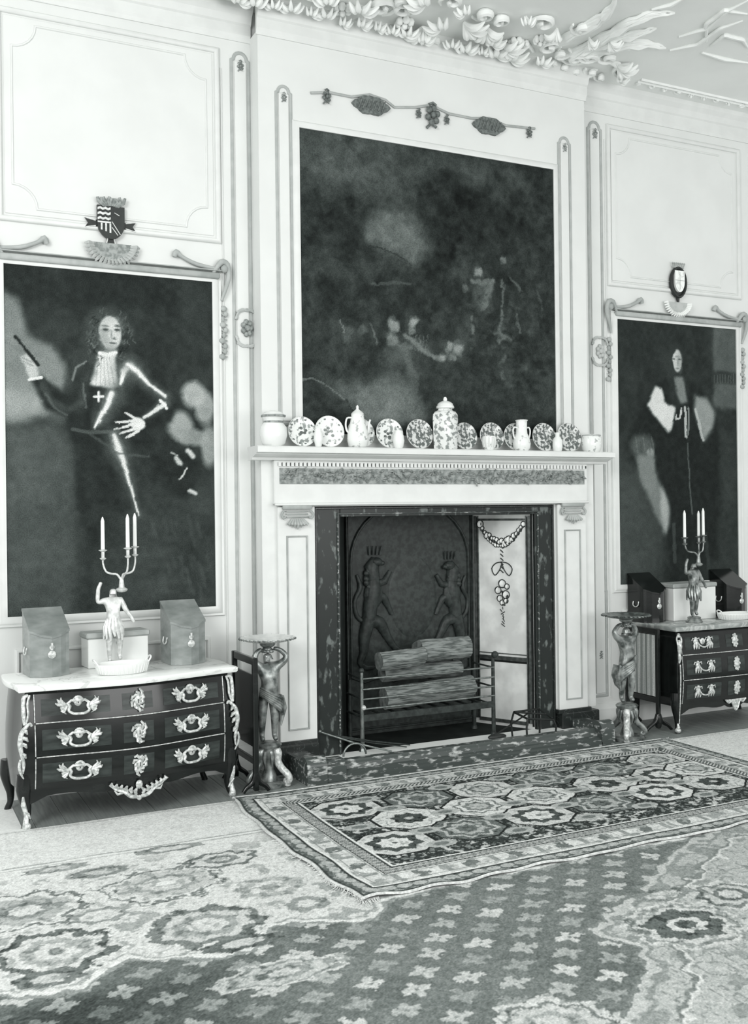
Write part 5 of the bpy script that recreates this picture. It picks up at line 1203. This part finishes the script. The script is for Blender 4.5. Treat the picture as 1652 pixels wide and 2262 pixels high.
#==================================================================  FIGURE STANDS
def torchere(label, x, y, m, mtop, traylabel, dark_tray=False, mirror=1, lite=None):
    t = thing('figure_stand', label, 'stand', (x, y, 0)); k = mirror; lite = lite or m
    # pedestal: three scroll feet on a plinth
    mb = MB(); mb.lathe([(.115, 0), (.12, .006), (.12, .022), (.10, .03), (.001, .03)], (0, 0, 0), 24); obj('plinth', mb, m, t, True, local=True)
    for q in range(3):
        a = math.radians(-90 + 42 * k + 120 * q); ca, sa = math.cos(a), math.sin(a)
        P_ = [(.045, .225), (.062, .20), (.060, .15), (.085, .11), (.125, .075), (.140, .045), (.125, .025), (.108, .038), (.118, .052)]
        mb = MB(); mb.tube([(r * ca, r * sa, z) for r, z in P_], [.022, .026, .024, .022, .022, .020, .016, .012, .008], 8)
        mb.blob((.125 * ca, .125 * sa, .012), (.022, .022, .012), 8, 5); obj('scroll_foot', mb, lite if q == 0 else m, t, True, local=True)
    mb = MB(); mb.lathe([(.05, .03), (.045, .06), (.03, .10), (.04, .16), (.052, .20), (.050, .225), (.075, .232), (.080, .245), (.070, .255), (.05, .262), (.001, .262)], (0, 0, 0), 20)
    for q in range(8):
        a = q * math.pi / 4; mb.tube([(.045 * math.cos(a), .045 * math.sin(a), .21), (.062 * math.cos(a), .062 * math.sin(a), .17), (.05 * math.cos(a), .05 * math.sin(a), .12)], [.012, .012, .004], 6)
    obj('pedestal', mb, m, t, True, local=True)
    s = .60; b = .262
    J = [(.01, 0, .50), (.02, 0, .60), (.0, 0, .70), (.0, 0, .79), (0, 0, .84), (-.005, -.01, .90),
         (.09 * k, 0, .765), (.17 * k, -.02, .80), (.20 * k, -.02, .86), (.13 * k, -.01, .925), (.06 * k, 0, .945),
         (-.09 * k, 0, .765), (-.15 * k, .0, .83), (-.12 * k, .0, .91), (-.06 * k, 0, .945),
         (.055, 0, .46), (.06, -.03, .26), (.065, .01, .06), (.065, -.05, .02),
         (-.05, 0, .46), (-.07, -.01, .25), (-.06, .03, .06), (-.07, -.03, .02)]
    E_ = [(0, 1), (1, 2), (2, 3), (3, 4), (4, 5), (2, 6), (6, 7), (7, 8), (8, 9), (9, 10), (2, 11), (11, 12), (12, 13), (13, 14), (0, 15), (15, 16), (16, 17), (17, 18), (0, 19), (19, 20), (20, 21), (21, 22)]
    R_ = [.085, .075, .092, .036, .046, .052, .048, .044, .034, .026, .022, .048, .040, .03, .022, .062, .046, .028, .026, .062, .046, .028, .026]
    skinfig('figure', [(a * s, c_ * s, b + d * s) for a, c_, d in J], E_, [r * s for r in R_], m, t, 2, True)
    mb = MB()
    for q in range(5): mb.tube([(-.10 * s * k, -.05 * s, b + (.56 - q * .018) * s), (.0, -.115 * s, b + (.50 - q * .022) * s), (.11 * s * k, -.08 * s, b + (.44 - q * .03) * s), (.155 * s * k, -.01, b + (.36 - q * .03) * s)], [.014 * s, .022 * s, .024 * s, .014 * s], 6)
    for q in range(6): mb.tube([(.13 * s * k, (-.05 + q * .02) * s, b + .46 * s), (.16 * s * k, (-.05 + q * .02) * s, b + .34 * s), (.12 * s * k, (-.04 + q * .02) * s, b + (.16 + q * .01) * s)], [.022 * s, .024 * s, .008 * s], 6)
    obj('drapery', mb, m, t, True, local=True)
    mb = MB(); mb.blob((-.002, .004, b + .935 * s), (.032, .032, .022), 12, 6)
    for q in range(10): a = q * .63; mb.blob((.03 * math.cos(a), .03 * math.sin(a), b + .92 * s), .012, 6, 4)
    mb.lathe([(.03, .575), (.045, .585), (.05, .600), (.001, .6005)], (0, 0, b), 16); obj('hair_cushion', mb, m, t, True, local=True)
    # tray
    z0 = b + .601; R = .165
    mb = MB(); mb.lathe([(.03, 0), (.08, .004), (.13, .012), (R, .026), (R + .004, .031), (R, .034), (.12, .020), (.001, .012)], (0, 0, z0), 40); tr = obj('tray', mb, mtop, t, True, local=True)
    mb = MB()
    for q in range(36):
        a = 2 * math.pi * q / 36; mb.tube([((R - .0) * math.cos(a), (R) * math.sin(a), z0 + .030), ((R + .007) * math.cos(a + .09), (R + .007) * math.sin(a + .09), z0 + .026)], .0055, 5)
    tag(obj('tray_rim', mb, m if not dark_tray else mtop, tr, True, local=True), kind='stuff')
    return t
torchere('bronze figure stand with arms raised to a round pale tray, left of the fireplace', 2.145, -.42, m_bronze, m_glass, '', mirror=1, lite=m_ormolu)
ts = torchere('bronze figure stand with dark fluted tray between fireplace and grey-topped commode', 4.835, -.50, m_bronze, mat('dark_tray', 120, .3, .3, v2=70, scale=30), '', True, mirror=-1, lite=m_ormolu)

#==================================================================  FIRE SCREENS
def screen(label, x, y0, y1, z0, z1, cloth, foot_z=0.0):
    t = thing('fire_screen', label, 'fire screen', (x, (y0 + y1) / 2, 0))
    for yy in (y0, y1):
        mb = MB(); mb.bbx(x - .013, x + .013, yy - .016, yy + .016, .03, z1 + .05, .004); p = obj('post', mb, m_wood, t)
        mb = MB()
        for s in (-1, 1): mb.tube([(x, yy, .13), (x + s * .03, yy, .08), (x + s * .09, yy, .045), (x + s * .125, yy, .014)], [.022, .018, .014, .014], 8)
        mb.lathe([(.022, .04), (.03, .08), (.02, .13)], (x, yy, 0), 12); obj('splayed_foot', mb, m_wood, p, True)
    for (a, b) in ((z1 + .005, z1 + .05), (z0 - .045, z0 - .005)):
        mb = MB(); mb.bbx(x - .011, x + .011, y0, y1, a, b, .004); obj('rail', mb, m_wood, t)
    mb = MB(); mb.bbx(x - .007, x + .007, y0 + .014, y1 - .014, z0, z1, .002); obj('panel', mb, cloth, t)
    return t
screen('fire screen with striped cloth panel standing beside the grey-topped commode', 5.185, -.43, -.09, .26, .715, m_stripe)
sc = thing('fire_screen', 'dark narrow fire screen seen edge-on between the white-topped commode and the figure stand', 'fire screen', (2.005, -.40, 0))
for yy in (-.575, -.20):
    mb = MB(); mb.bbx(1.992, 2.022, yy - .016, yy + .016, .02, .80, .004); p = obj('post', mb, m_wood, sc)
    mb = MB()
    for s in (-1, 1): mb.tube([(2.007, yy, .12), (2.007 + s * .02, yy, .07), (2.007 + s * .06, yy, .04), (2.007 + s * .08, yy, .014)], [.02, .017, .014, .013], 8)
    obj('splayed_foot', mb, m_wood, p, True)
for (a, b) in ((.755, .80), (.17, .205)):
    mb = MB(); mb.bbx(1.996, 2.018, -.575, -.20, a, b, .003); obj('rail', mb, m_wood, sc)
mb = MB(); mb.bbx(1.999, 2.013, -.56, -.21, .27, .70, .003); obj('panel', mb, m_wood, sc)

#==================================================================  RUGS
# ---- large carpet
def dist_poly(X, Y, pts, closed=True):
    D = np.full(X.shape, 9.0); n = len(pts)
    for i in range(n if closed else n - 1):
        (x1, y1), (x2, y2) = pts[i], pts[(i + 1) % n]; dx, dy = x2 - x1, y2 - y1; l = dx * dx + dy * dy + 1e-12
        t = np.clip(((X - x1) * dx + (Y - y1) * dy) / l, 0, 1); D = np.minimum(D, np.hypot(X - x1 - t * dx, Y - y1 - t * dy))
    return D
def inside(X, Y, pts):
    ins = np.zeros(X.shape, bool); n = len(pts)
    for i in range(n):
        (x1, y1), (x2, y2) = pts[i], pts[(i + 1) % n]; c = ((y1 > Y) != (y2 > Y)); d = (y2 - y1) if y2 != y1 else 1e-9
        ins ^= c & (X < (x2 - x1) * (Y - y1) / d + x1)
    return ins
def sm(e0, e1, x): t = np.clip((x - e0) / (e1 - e0), 0, 1); return t * t * (3 - 2 * t)
CX0, CX1, CY0, CY1 = .28, 6.3, -4.0, -.672
res = .0078
gx = np.linspace(CX0, CX1, int((CX1 - CX0) / res)); gy = np.linspace(CY0, CY1, int((CY1 - CY0) / res)); X, Y = np.meshgrid(gx, gy)
wx = X + (fbm(X, Y, 9, 41, 2) - .5) * .05; wy = Y + (fbm(X, Y, 9, 51, 2) - .5) * .05
# field with small cross motifs
px_, py_ = .212, .113
jr = np.floor((Y + 2.746) / py_ + .5); off = np.where(jr % 2 == 0, 0, px_ / 2)
cxr = X - 2.033 - off + jr * .012; ix = np.floor(cxr / px_ + .5); lx = cxr - ix * px_; ly = Y + 2.746 - jr * py_
ang = np.arctan2(ly, lx); rad = np.hypot(lx, ly * 1.15)
mot = rad < .046 * (1 + .34 * np.cos(4 * ang)) + (fbm(X, Y, 55, 61, 2) - .5) * .05
core = rad < .009
A = np.full(X.shape, 116.0) + (fbm(X, Y, 5, 71, 4) - .5) * 26
tone = 172 + 22 * np.sin(jr * 2.1 + ix * 1.7)
A = np.where(mot, tone, A); A = np.where(core, 140, A)
# light areas with scalloped edges
leftp = [(-1, -2.62), (.20, -2.60), (.37, -2.58), (.58, -2.68), (.84, -2.49), (1.0, -2.60), (1.27, -2.64), (1.41, -2.46), (1.58, -2.50), (1.80, -2.60), (1.92, -2.44), (2.3, -2.40), (6.5, -2.40), (6.5, 0), (-1, 0)]
rightp = [(3.9, -2.30), (3.35, -2.56), (2.83, -2.88), (2.46, -3.08), (2.54, -3.22), (2.52, -3.33), (2.42, -3.47), (2.15, -3.70), (2.05, -4.3), (7, -4.3), (7, -2.3)]
def light_zone(pts, seed, wob=.035):
    X2 = X + (fbm(X, Y, 14, seed, 2) - .5) * wob * 2; Y2 = Y + (fbm(X, Y, 14, seed + 9, 2) - .5) * wob * 2
    return inside(X2, Y2, pts), dist_poly(X2, Y2, pts)
def arab(base, seed, sc, dark, amt, w):
    f = fbm(X, Y, sc, seed, 3); g = fbm(X, Y, sc * .8, seed + 5, 3)
    l1 = np.abs(((f * 7) % 1) - .5) < w; l2 = (np.abs(((g * 5) % 1) - .5) < w * 1.2) & (fbm(X, Y, 4, seed + 7, 2) > .5)
    o = np.where(l1 | l2, base - dark, base); bl = fbm(X, Y, sc * 1.7, seed + 20, 3)
    o = np.where(bl > .64, base - amt, o); return o
inL, dL = light_zone(leftp, 81)
LB = 206 + 14 * sm(-2.3, -1.0, Y)  # paler toward the commode: sunlight put into the base tone
L_ = arab(LB, 91, 7, 26, 42, .035)
# calm margin next to the commode and bare ends
calm = sm(-1.55, -1.28, Y) * (1 - sm(1.9, 2.2, X) * 0)
L_ = L_ * (1 - calm * .8) + 222 * calm * .8
for yl, w, v in ((-1.262, .008, 170), (-1.275, .006, 236), (-1.30, .006, 180), (-.70, .01, 200)):
    L_ = np.where(np.abs(Y - yl + (fbm(X, Y, 3, 95, 2) - .5) * .02) < w, v, L_)
A = np.where(inL, L_, A)
A = np.where(inL & (dL < .030), 214, A); A = np.where((dL < .010), 150, A); A = np.where(inL & (np.abs(dL - .045) < .007), 160, A)
inR, dR = light_zone(rightp, 101, .05)
Rz = arab(np.full(X.shape, 178.0), 111, 6, 34, 30, .05)
A = np.where(inR, Rz, A); A = np.where(inR & (dR < .04), 186, A); A = np.where(dR < .009, 128, A); A = np.where(inR & (np.abs(dR - .055) < .012), 146, A); A = np.where(inR & (np.abs(dR - .16) < .010), 132, A); A = np.where(inR & (np.abs(dR - .18) < .008), 205, A)
def medallion(cx, cy, rx, ry, rings, seed, pts=8, rot=0.0):
    global A
    dx = X - cx; dy = Y - cy; an = np.arctan2(dy / ry, dx / rx) + rot
    rr_ = np.hypot(dx / rx, dy / ry) * (1 + .07 * np.cos(pts * an) + (fbm(X, Y, 16, seed, 3) - .5) * .42 + (fbm(X, Y, 48, seed + 31, 2) - .5) * .22)
    for r, v in rings: A = np.where(rr_ < r, v, A)
    n_ = fbm(X, Y, 32, seed + 3, 3); A = np.where((rr_ < rings[0][0]) & (n_ > .62), A - 34, A)
big_r = [(1.22, 214), (1.06, 118), (.92, 214), (.80, 176), (.55, 212), (.34, 140), (.2, 216)]
medallion(1.15, -1.79, .25, .19, [(1.2, 212), (1.04, 134), (.94, 214), (.84, 190), (.58, 158), (.42, 200), (.18, 222)], 121)
medallion(.55, -1.82, .24, .19, [(1.2, 212), (1.05, 126), (.93, 214), (.78, 176), (.45, 146), (.3, 210)], 122)
medallion(.60, -2.30, .21, .20, [(1.2, 210), (1.04, 112), (.80, 208), (.62, 168), (.40, 206), (.16, 140)], 123)
medallion(1.18, -2.32, .24, .19, [(1.15, 208), (1.0, 128), (.76, 196), (.55, 160), (.34, 206)], 124)
medallion(1.47, -1.60, .17, .11, [(1.1, 206), (1.0, 122), (.80, 206), (.5, 140), (.25, 210)], 125)
medallion(.93, -1.50, .15, .07, [(1.1, 200), (.9, 140), (.5, 190)], 126); medallion(1.55, -2.05, .16, .12, [(1.1, 206), (.95, 176), (.6, 206), (.3, 160)], 127)
medallion(.55, -2.52, .13, .07, [(1.0, 120), (.5, 190)], 128); medallion(1.25, -2.55, .16, .06, [(1.0, 110), (.55, 190)], 129)
medallion(1.62, -2.30, .12, .10, [(1.1, 205), (.8, 150), (.4, 205)], 130); medallion(.82, -2.02, .12, .08, [(1.0, 150), (.7, 206)], 131)
medallion(1.30, -1.33, .16, .05, [(1.0, 150), (.6, 205)], 132); medallion(.75, -1.36, .14, .05, [(1.0, 158), (.5, 200)], 133)
medallion(1.30, -2.86, .20, .085, [(1.2, 200), (1.0, 150), (.85, 190), (.5, 150), (.3, 196)], 134)
medallion(2.86, -3.20, .19, .15, [(1.35, 200), (1.2, 150), (1.02, 196), (.85, 104), (.42, 205), (.25, 110)], 135)
medallion(3.25, -3.05, .15, .12, [(1.2, 198), (1.0, 130), (.8, 190), (.55, 120), (.35, 196)], 136)
medallion(1.93, -3.62, .18, .16, [(1.2, 196), (1.0, 128), (.86, 190), (.6, 160), (.4, 190)], 137)
medallion(3.0, -2.92, .14, .06, [(1.0, 140), (.6, 196)], 138)
dk = sm(-2.95, -3.45, Y + .5 * X * 0 + (1 - 0) * 0) * 0
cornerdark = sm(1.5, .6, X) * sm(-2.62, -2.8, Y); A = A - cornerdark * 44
# worn, darker field spots; pile grain
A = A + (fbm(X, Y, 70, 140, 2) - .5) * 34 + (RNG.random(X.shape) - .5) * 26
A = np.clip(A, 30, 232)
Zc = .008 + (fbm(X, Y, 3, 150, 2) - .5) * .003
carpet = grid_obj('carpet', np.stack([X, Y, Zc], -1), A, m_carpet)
tag(carpet, 'room-sized carpet with dark floretted field and pale scalloped medallion borders', 'carpet')
mb = MB(); mb.bx(-.9, CX0, -4.6, CY1, 0.001, .008); mb.bx(CX1, 7.2, -4.6, CY1, 0.001, .008); mb.bx(CX0, CX1, -4.6, CY0, .001, .008); mb.bx(CX0, CX1, CY1 - .02, CY1, 0.001, .0065)
obj('carpet_margin', mb, m_fringe, carpet)
mb = MB(); rr = random.Random(8)

mb = MB(); mb.bbx(-.9, .69, -.670, -.032, .001, .007, .002); tag(obj('floor_mat', mb, mat('pale_matting', 232, .9, v2=222, scale=60)), 'plain pale mat on the floor left of the white-topped commode', 'mat')
# ---- octagon rug lying on it
UX, UY = 3.22, 1.745
res = .0062
ux = np.linspace(0, UX, int(UX / res)); uy = np.linspace(0, UY, int(UY / res)); U, V = np.meshgrid(ux, uy)     # V=0 front edge
A = np.full(U.shape, 58.0)
RX0, RY0 = 1.83, -2.405        # rug origin (front-left)
gxw = U + RX0; gyw = V + RY0
# small rosettes between octagons
s1 = fbm(U, V, 26, 201, 2); s2 = fbm(U, V, 60, 205, 2); A = np.where((s1 > .54) & (s2 > .42), 150, A); A = np.where((s1 > .62) & (s2 > .46), 200, A); A = np.where((s1 < .46) & (s2 > .60), 130, A)
octs = [(2.33, -1.165, 0, 1), (2.555, -1.475, 1, 0), (2.306, -1.80, 0, 1), (2.778, -1.17, 2, 2), (2.738, -1.775, 2, 2), (3.197, -1.18, 0, 2), (2.99, -1.466, 1, 2), (3.42, -1.455, 1, 2), (3.184, -1.765, 0, 1),
        (3.64, -1.15, 2, 3), (3.90, -1.43, 0, 0), (3.62, -1.75, 2, 3), (4.345, -1.43, 0, 1), (4.06, -1.73, 1, 1), (4.555, -1.13, 0, 2), (4.11, -1.155, 2, 1), (4.49, -1.71, 0, 0), (4.62, -1.42, 1, 2)]
tones = {0: 206, 1: 216, 2: 112}
def octd(dx, dy): return np.maximum(np.maximum(np.abs(dx), np.abs(dy)), (np.abs(dx) + np.abs(dy)) * .7071)
for (cx, cy, tn, st) in octs:
    dx = gxw - cx; dy = (gyw - cy); d = octd(dx * .97, dy * 1.10) / .186; an = np.arctan2(dy, dx); r = np.hypot(dx * .97, dy * 1.10) / .186
    wob = (fbm(U, V, 22, int(cx * 100) + 7, 2) - .5) * .06
    A = np.where(d < 1.06, 40, A); A = np.where(d < .985, tones[tn], A)
    zz = np.abs(((an * 8 / math.pi) % 1) - .5)          # 8 pointed star
    star = r * (1 + .30 * (2 * np.abs(((an * 4 / math.pi) % 1) - .5))) + wob
    inner = {0: 70, 1: 206, 2: 150, 3: 120}[st]
    if tn == 2: A = np.where((star < .92) & (star > .80), 190, A); A = np.where(star < .62, 176, A); A = np.where(star < .35, 110, A)
    elif st == 1: A = np.where(star < .80, 84, A); A = np.where(star < .50, 218, A); A = np.where(r < .08, 110, A)
    elif st == 0: A = np.where((star < .92) & (star > .87), 150, A); A = np.where(star < .56, 78, A); A = np.where(star < .16, 190, A)
    else: A = np.where((star < .80) & (star > .70), 120, A); A = np.where(star < .52, 132, A); A = np.where(star < .34, 186, A)
    n_ = fbm(U, V, 45, int(cy * 77) % 250 + 11, 2); A = np.where((d < .95) & (n_ > .66), A - 40, A)
for cx, cy in ((2.262, -1.49), (2.55, -1.27), (2.53, -1.70), (2.78, -1.47 + .0), (2.98, -1.68), (3.2, -1.48 - .03), (3.42, -1.24), (3.42, -1.68), (3.66, -1.46), (3.85, -1.66), (3.88, -1.20), (4.1, -1.44), (4.3, -1.62), (4.33, -1.2), (2.5, -1.92), (2.95, -1.93), (3.4, -1.92), (3.8, -1.9), (4.25, -1.9), (2.5, -1.04), (3.0, -1.03), (3.42, -1.02), (3.86, -1.02)):
    d = np.hypot((gxw - cx) / .085, (gyw - cy) / .05); A = np.where(d < 1, 176, A); A = np.where(d < .5, 120, A)
# borders
dl = U; drt = UX - U; df = V; db = UY - V
de = np.minimum(np.minimum(dl / 1.0, drt / 1.0), np.minimum(df, db * 1.15))
along = np.where((dl < df) & (dl < db) | (drt < df) & (drt < db), V, U)
b_out, b_w, g0, g1 = .115, .225, .235, .32
bd = de < g1
n1 = fbm(U, V, 30, 221, 2)
guard = np.where(((along * 38 + de * 30) % 1) < .5, 92, 196)
A = np.where(bd, np.where(de > g0 + .006, guard, 60), A); A = np.where((de > g1 - .012) & (de < g1), 226, A); A = np.where((de > g1 - .022) & (de < g1 - .012), 66, A)
mainb = 214 - 20 * (n1 > .60)
seg = (along / .26) % 1; dm = np.abs(de - (b_out + g0) / 2) / .05
mainb = np.where((np.abs(seg - .5) < .16) & (dm < 1) & (np.abs(seg - .5) * 4 + dm * .8 + (n1 - .5) * 2.2 < .8), 118, mainb)
mainb = np.where((np.abs(((along / .26 + .5) % 1) - .5) < .06) & (dm < .8), 150, mainb)
mainb = np.where(fbm(U, V, 22, 231, 2) > .64, 160, mainb); mainb = np.where((np.abs(de - b_out - .02) < .004) | (np.abs(de - g0 + .014) < .003), 150, mainb)
A = np.where((de >= b_out) & (de < g0), mainb, A)
outb = np.where(((along * 13) % 1) < .22, 90, 104) + 0.0
outb = np.where((np.hypot(((along * 13 + .4) % 1 - .5) * .9, (de - .066) / .055) < .42), 180, outb); outb = np.where((fbm(U, V, 40, 241, 2) > .6), 160, outb)
A = np.where((de < b_out) & (de > .02), outb, A); A = np.where((de > b_out - .012) & (de < b_out), 226, A); A = np.where((de > b_out - .022) & (de <= b_out - .012), 60, A)
A = np.where(de <= .022, 70, A); A = np.where(de <= .010, 206, A)
# coarse and fine pile grain
A = A + (fbm(U, V, 80, 251, 2) - .5) * 40 + (RNG.random(U.shape) - .5) * 24
A = np.clip(A, 34, 236)
wav = .010 * np.sin(U * 9) * np.exp(-V * 12) + .006 * np.sin(U * 23) * np.exp(-V * 25)
lft = -.035 * np.sin(np.pi * np.clip(V / UY, 0, 1)) * np.exp(-U * 2.2) + .008 * np.sin(V * 16) * np.exp(-U * 8)
gx2 = U + RX0 + lft; gy2 = V + RY0 + wav + .045 * (U / UX) * np.exp(-V * 0)*(1 - V / UY) 
gz = .017 + .010 * np.exp(-((U - .03) / .10) ** 2) * (.5 + .5 * np.sin(V * 12 + 1)) + .008 * np.exp(-(V / .03) ** 2) * (.5 + .5 * np.sin(U * 21))
rug = grid_obj('octagon_rug', np.stack([gx2, gy2, gz], -1), A, m_rug)
tag(rug, 'oriental rug with rows of star-filled octagons lying before the hearth', 'rug')
# rug thickness skirt, selvedge and fringe
def edge(ii, jj): return [(float(gx2[i, j]), float(gy2[i, j]), float(gz[i, j])) for i, j in zip(ii, jj)]
ny_, nx_ = U.shape
mb = MB()
for e_ in (edge([0] * (nx_ // 6), range(0, nx_ - 5, 6)), edge([ny_ - 1] * (nx_ // 6), range(0, nx_ - 5, 6))): mb.tube([(a, b, c_ - .003) for a, b, c_ in e_], .006, 5)
for e_ in (edge(range(0, ny_ - 5, 6), [0] * (ny_ // 6)), edge(range(0, ny_ - 5, 6), [nx_ - 1] * (ny_ // 6))): mb.tube([(a, b, c_ - .003) for a, b, c_ in e_], .006, 5)
obj('selvedge', mb, m_fringe, rug, True)
mb = MB(); rr = random.Random(12)
def fringe(mb, x, y, z, dx, dy, L):
    a = rr.uniform(-.5, .5); d = Vector((dx, dy, 0)); s = Vector((-dy, dx, 0)) * a
    mb.tube([(x, y, z), tuple(Vector((x, y, z * .8)) + (d + s * .4) * L * .5), tuple(Vector((x, y, .012)) + (d + s) * L)], [.0022, .0018, .001], 4)
for i in range(0, 26): fringe(mb, float(gx2[i * 2, 0]), float(gy2[i * 2, 0]), .018, -.35, -.7, rr.uniform(.04, .085))
for i in range(14): fringe(mb, RX0 + i * .006, RY0 + .008, .018, -.2, -1, rr.uniform(.04, .09))
for i in range(60): v = rr.uniform(.0, .55); k_ = int(v * ny_); fringe(mb, float(gx2[k_, 0]), float(gy2[k_, 0]), .016, -1, rr.uniform(-.3, .3), rr.uniform(.01, .03))
for i in range(150): k_ = rr.randrange(ny_); fringe(mb, float(gx2[k_, -1]), float(gy2[k_, -1]), .016, 1, rr.uniform(-.2, .2), rr.uniform(.03, .07))
tag(obj('fringe', mb, m_fringe, rug, True), kind='stuff')
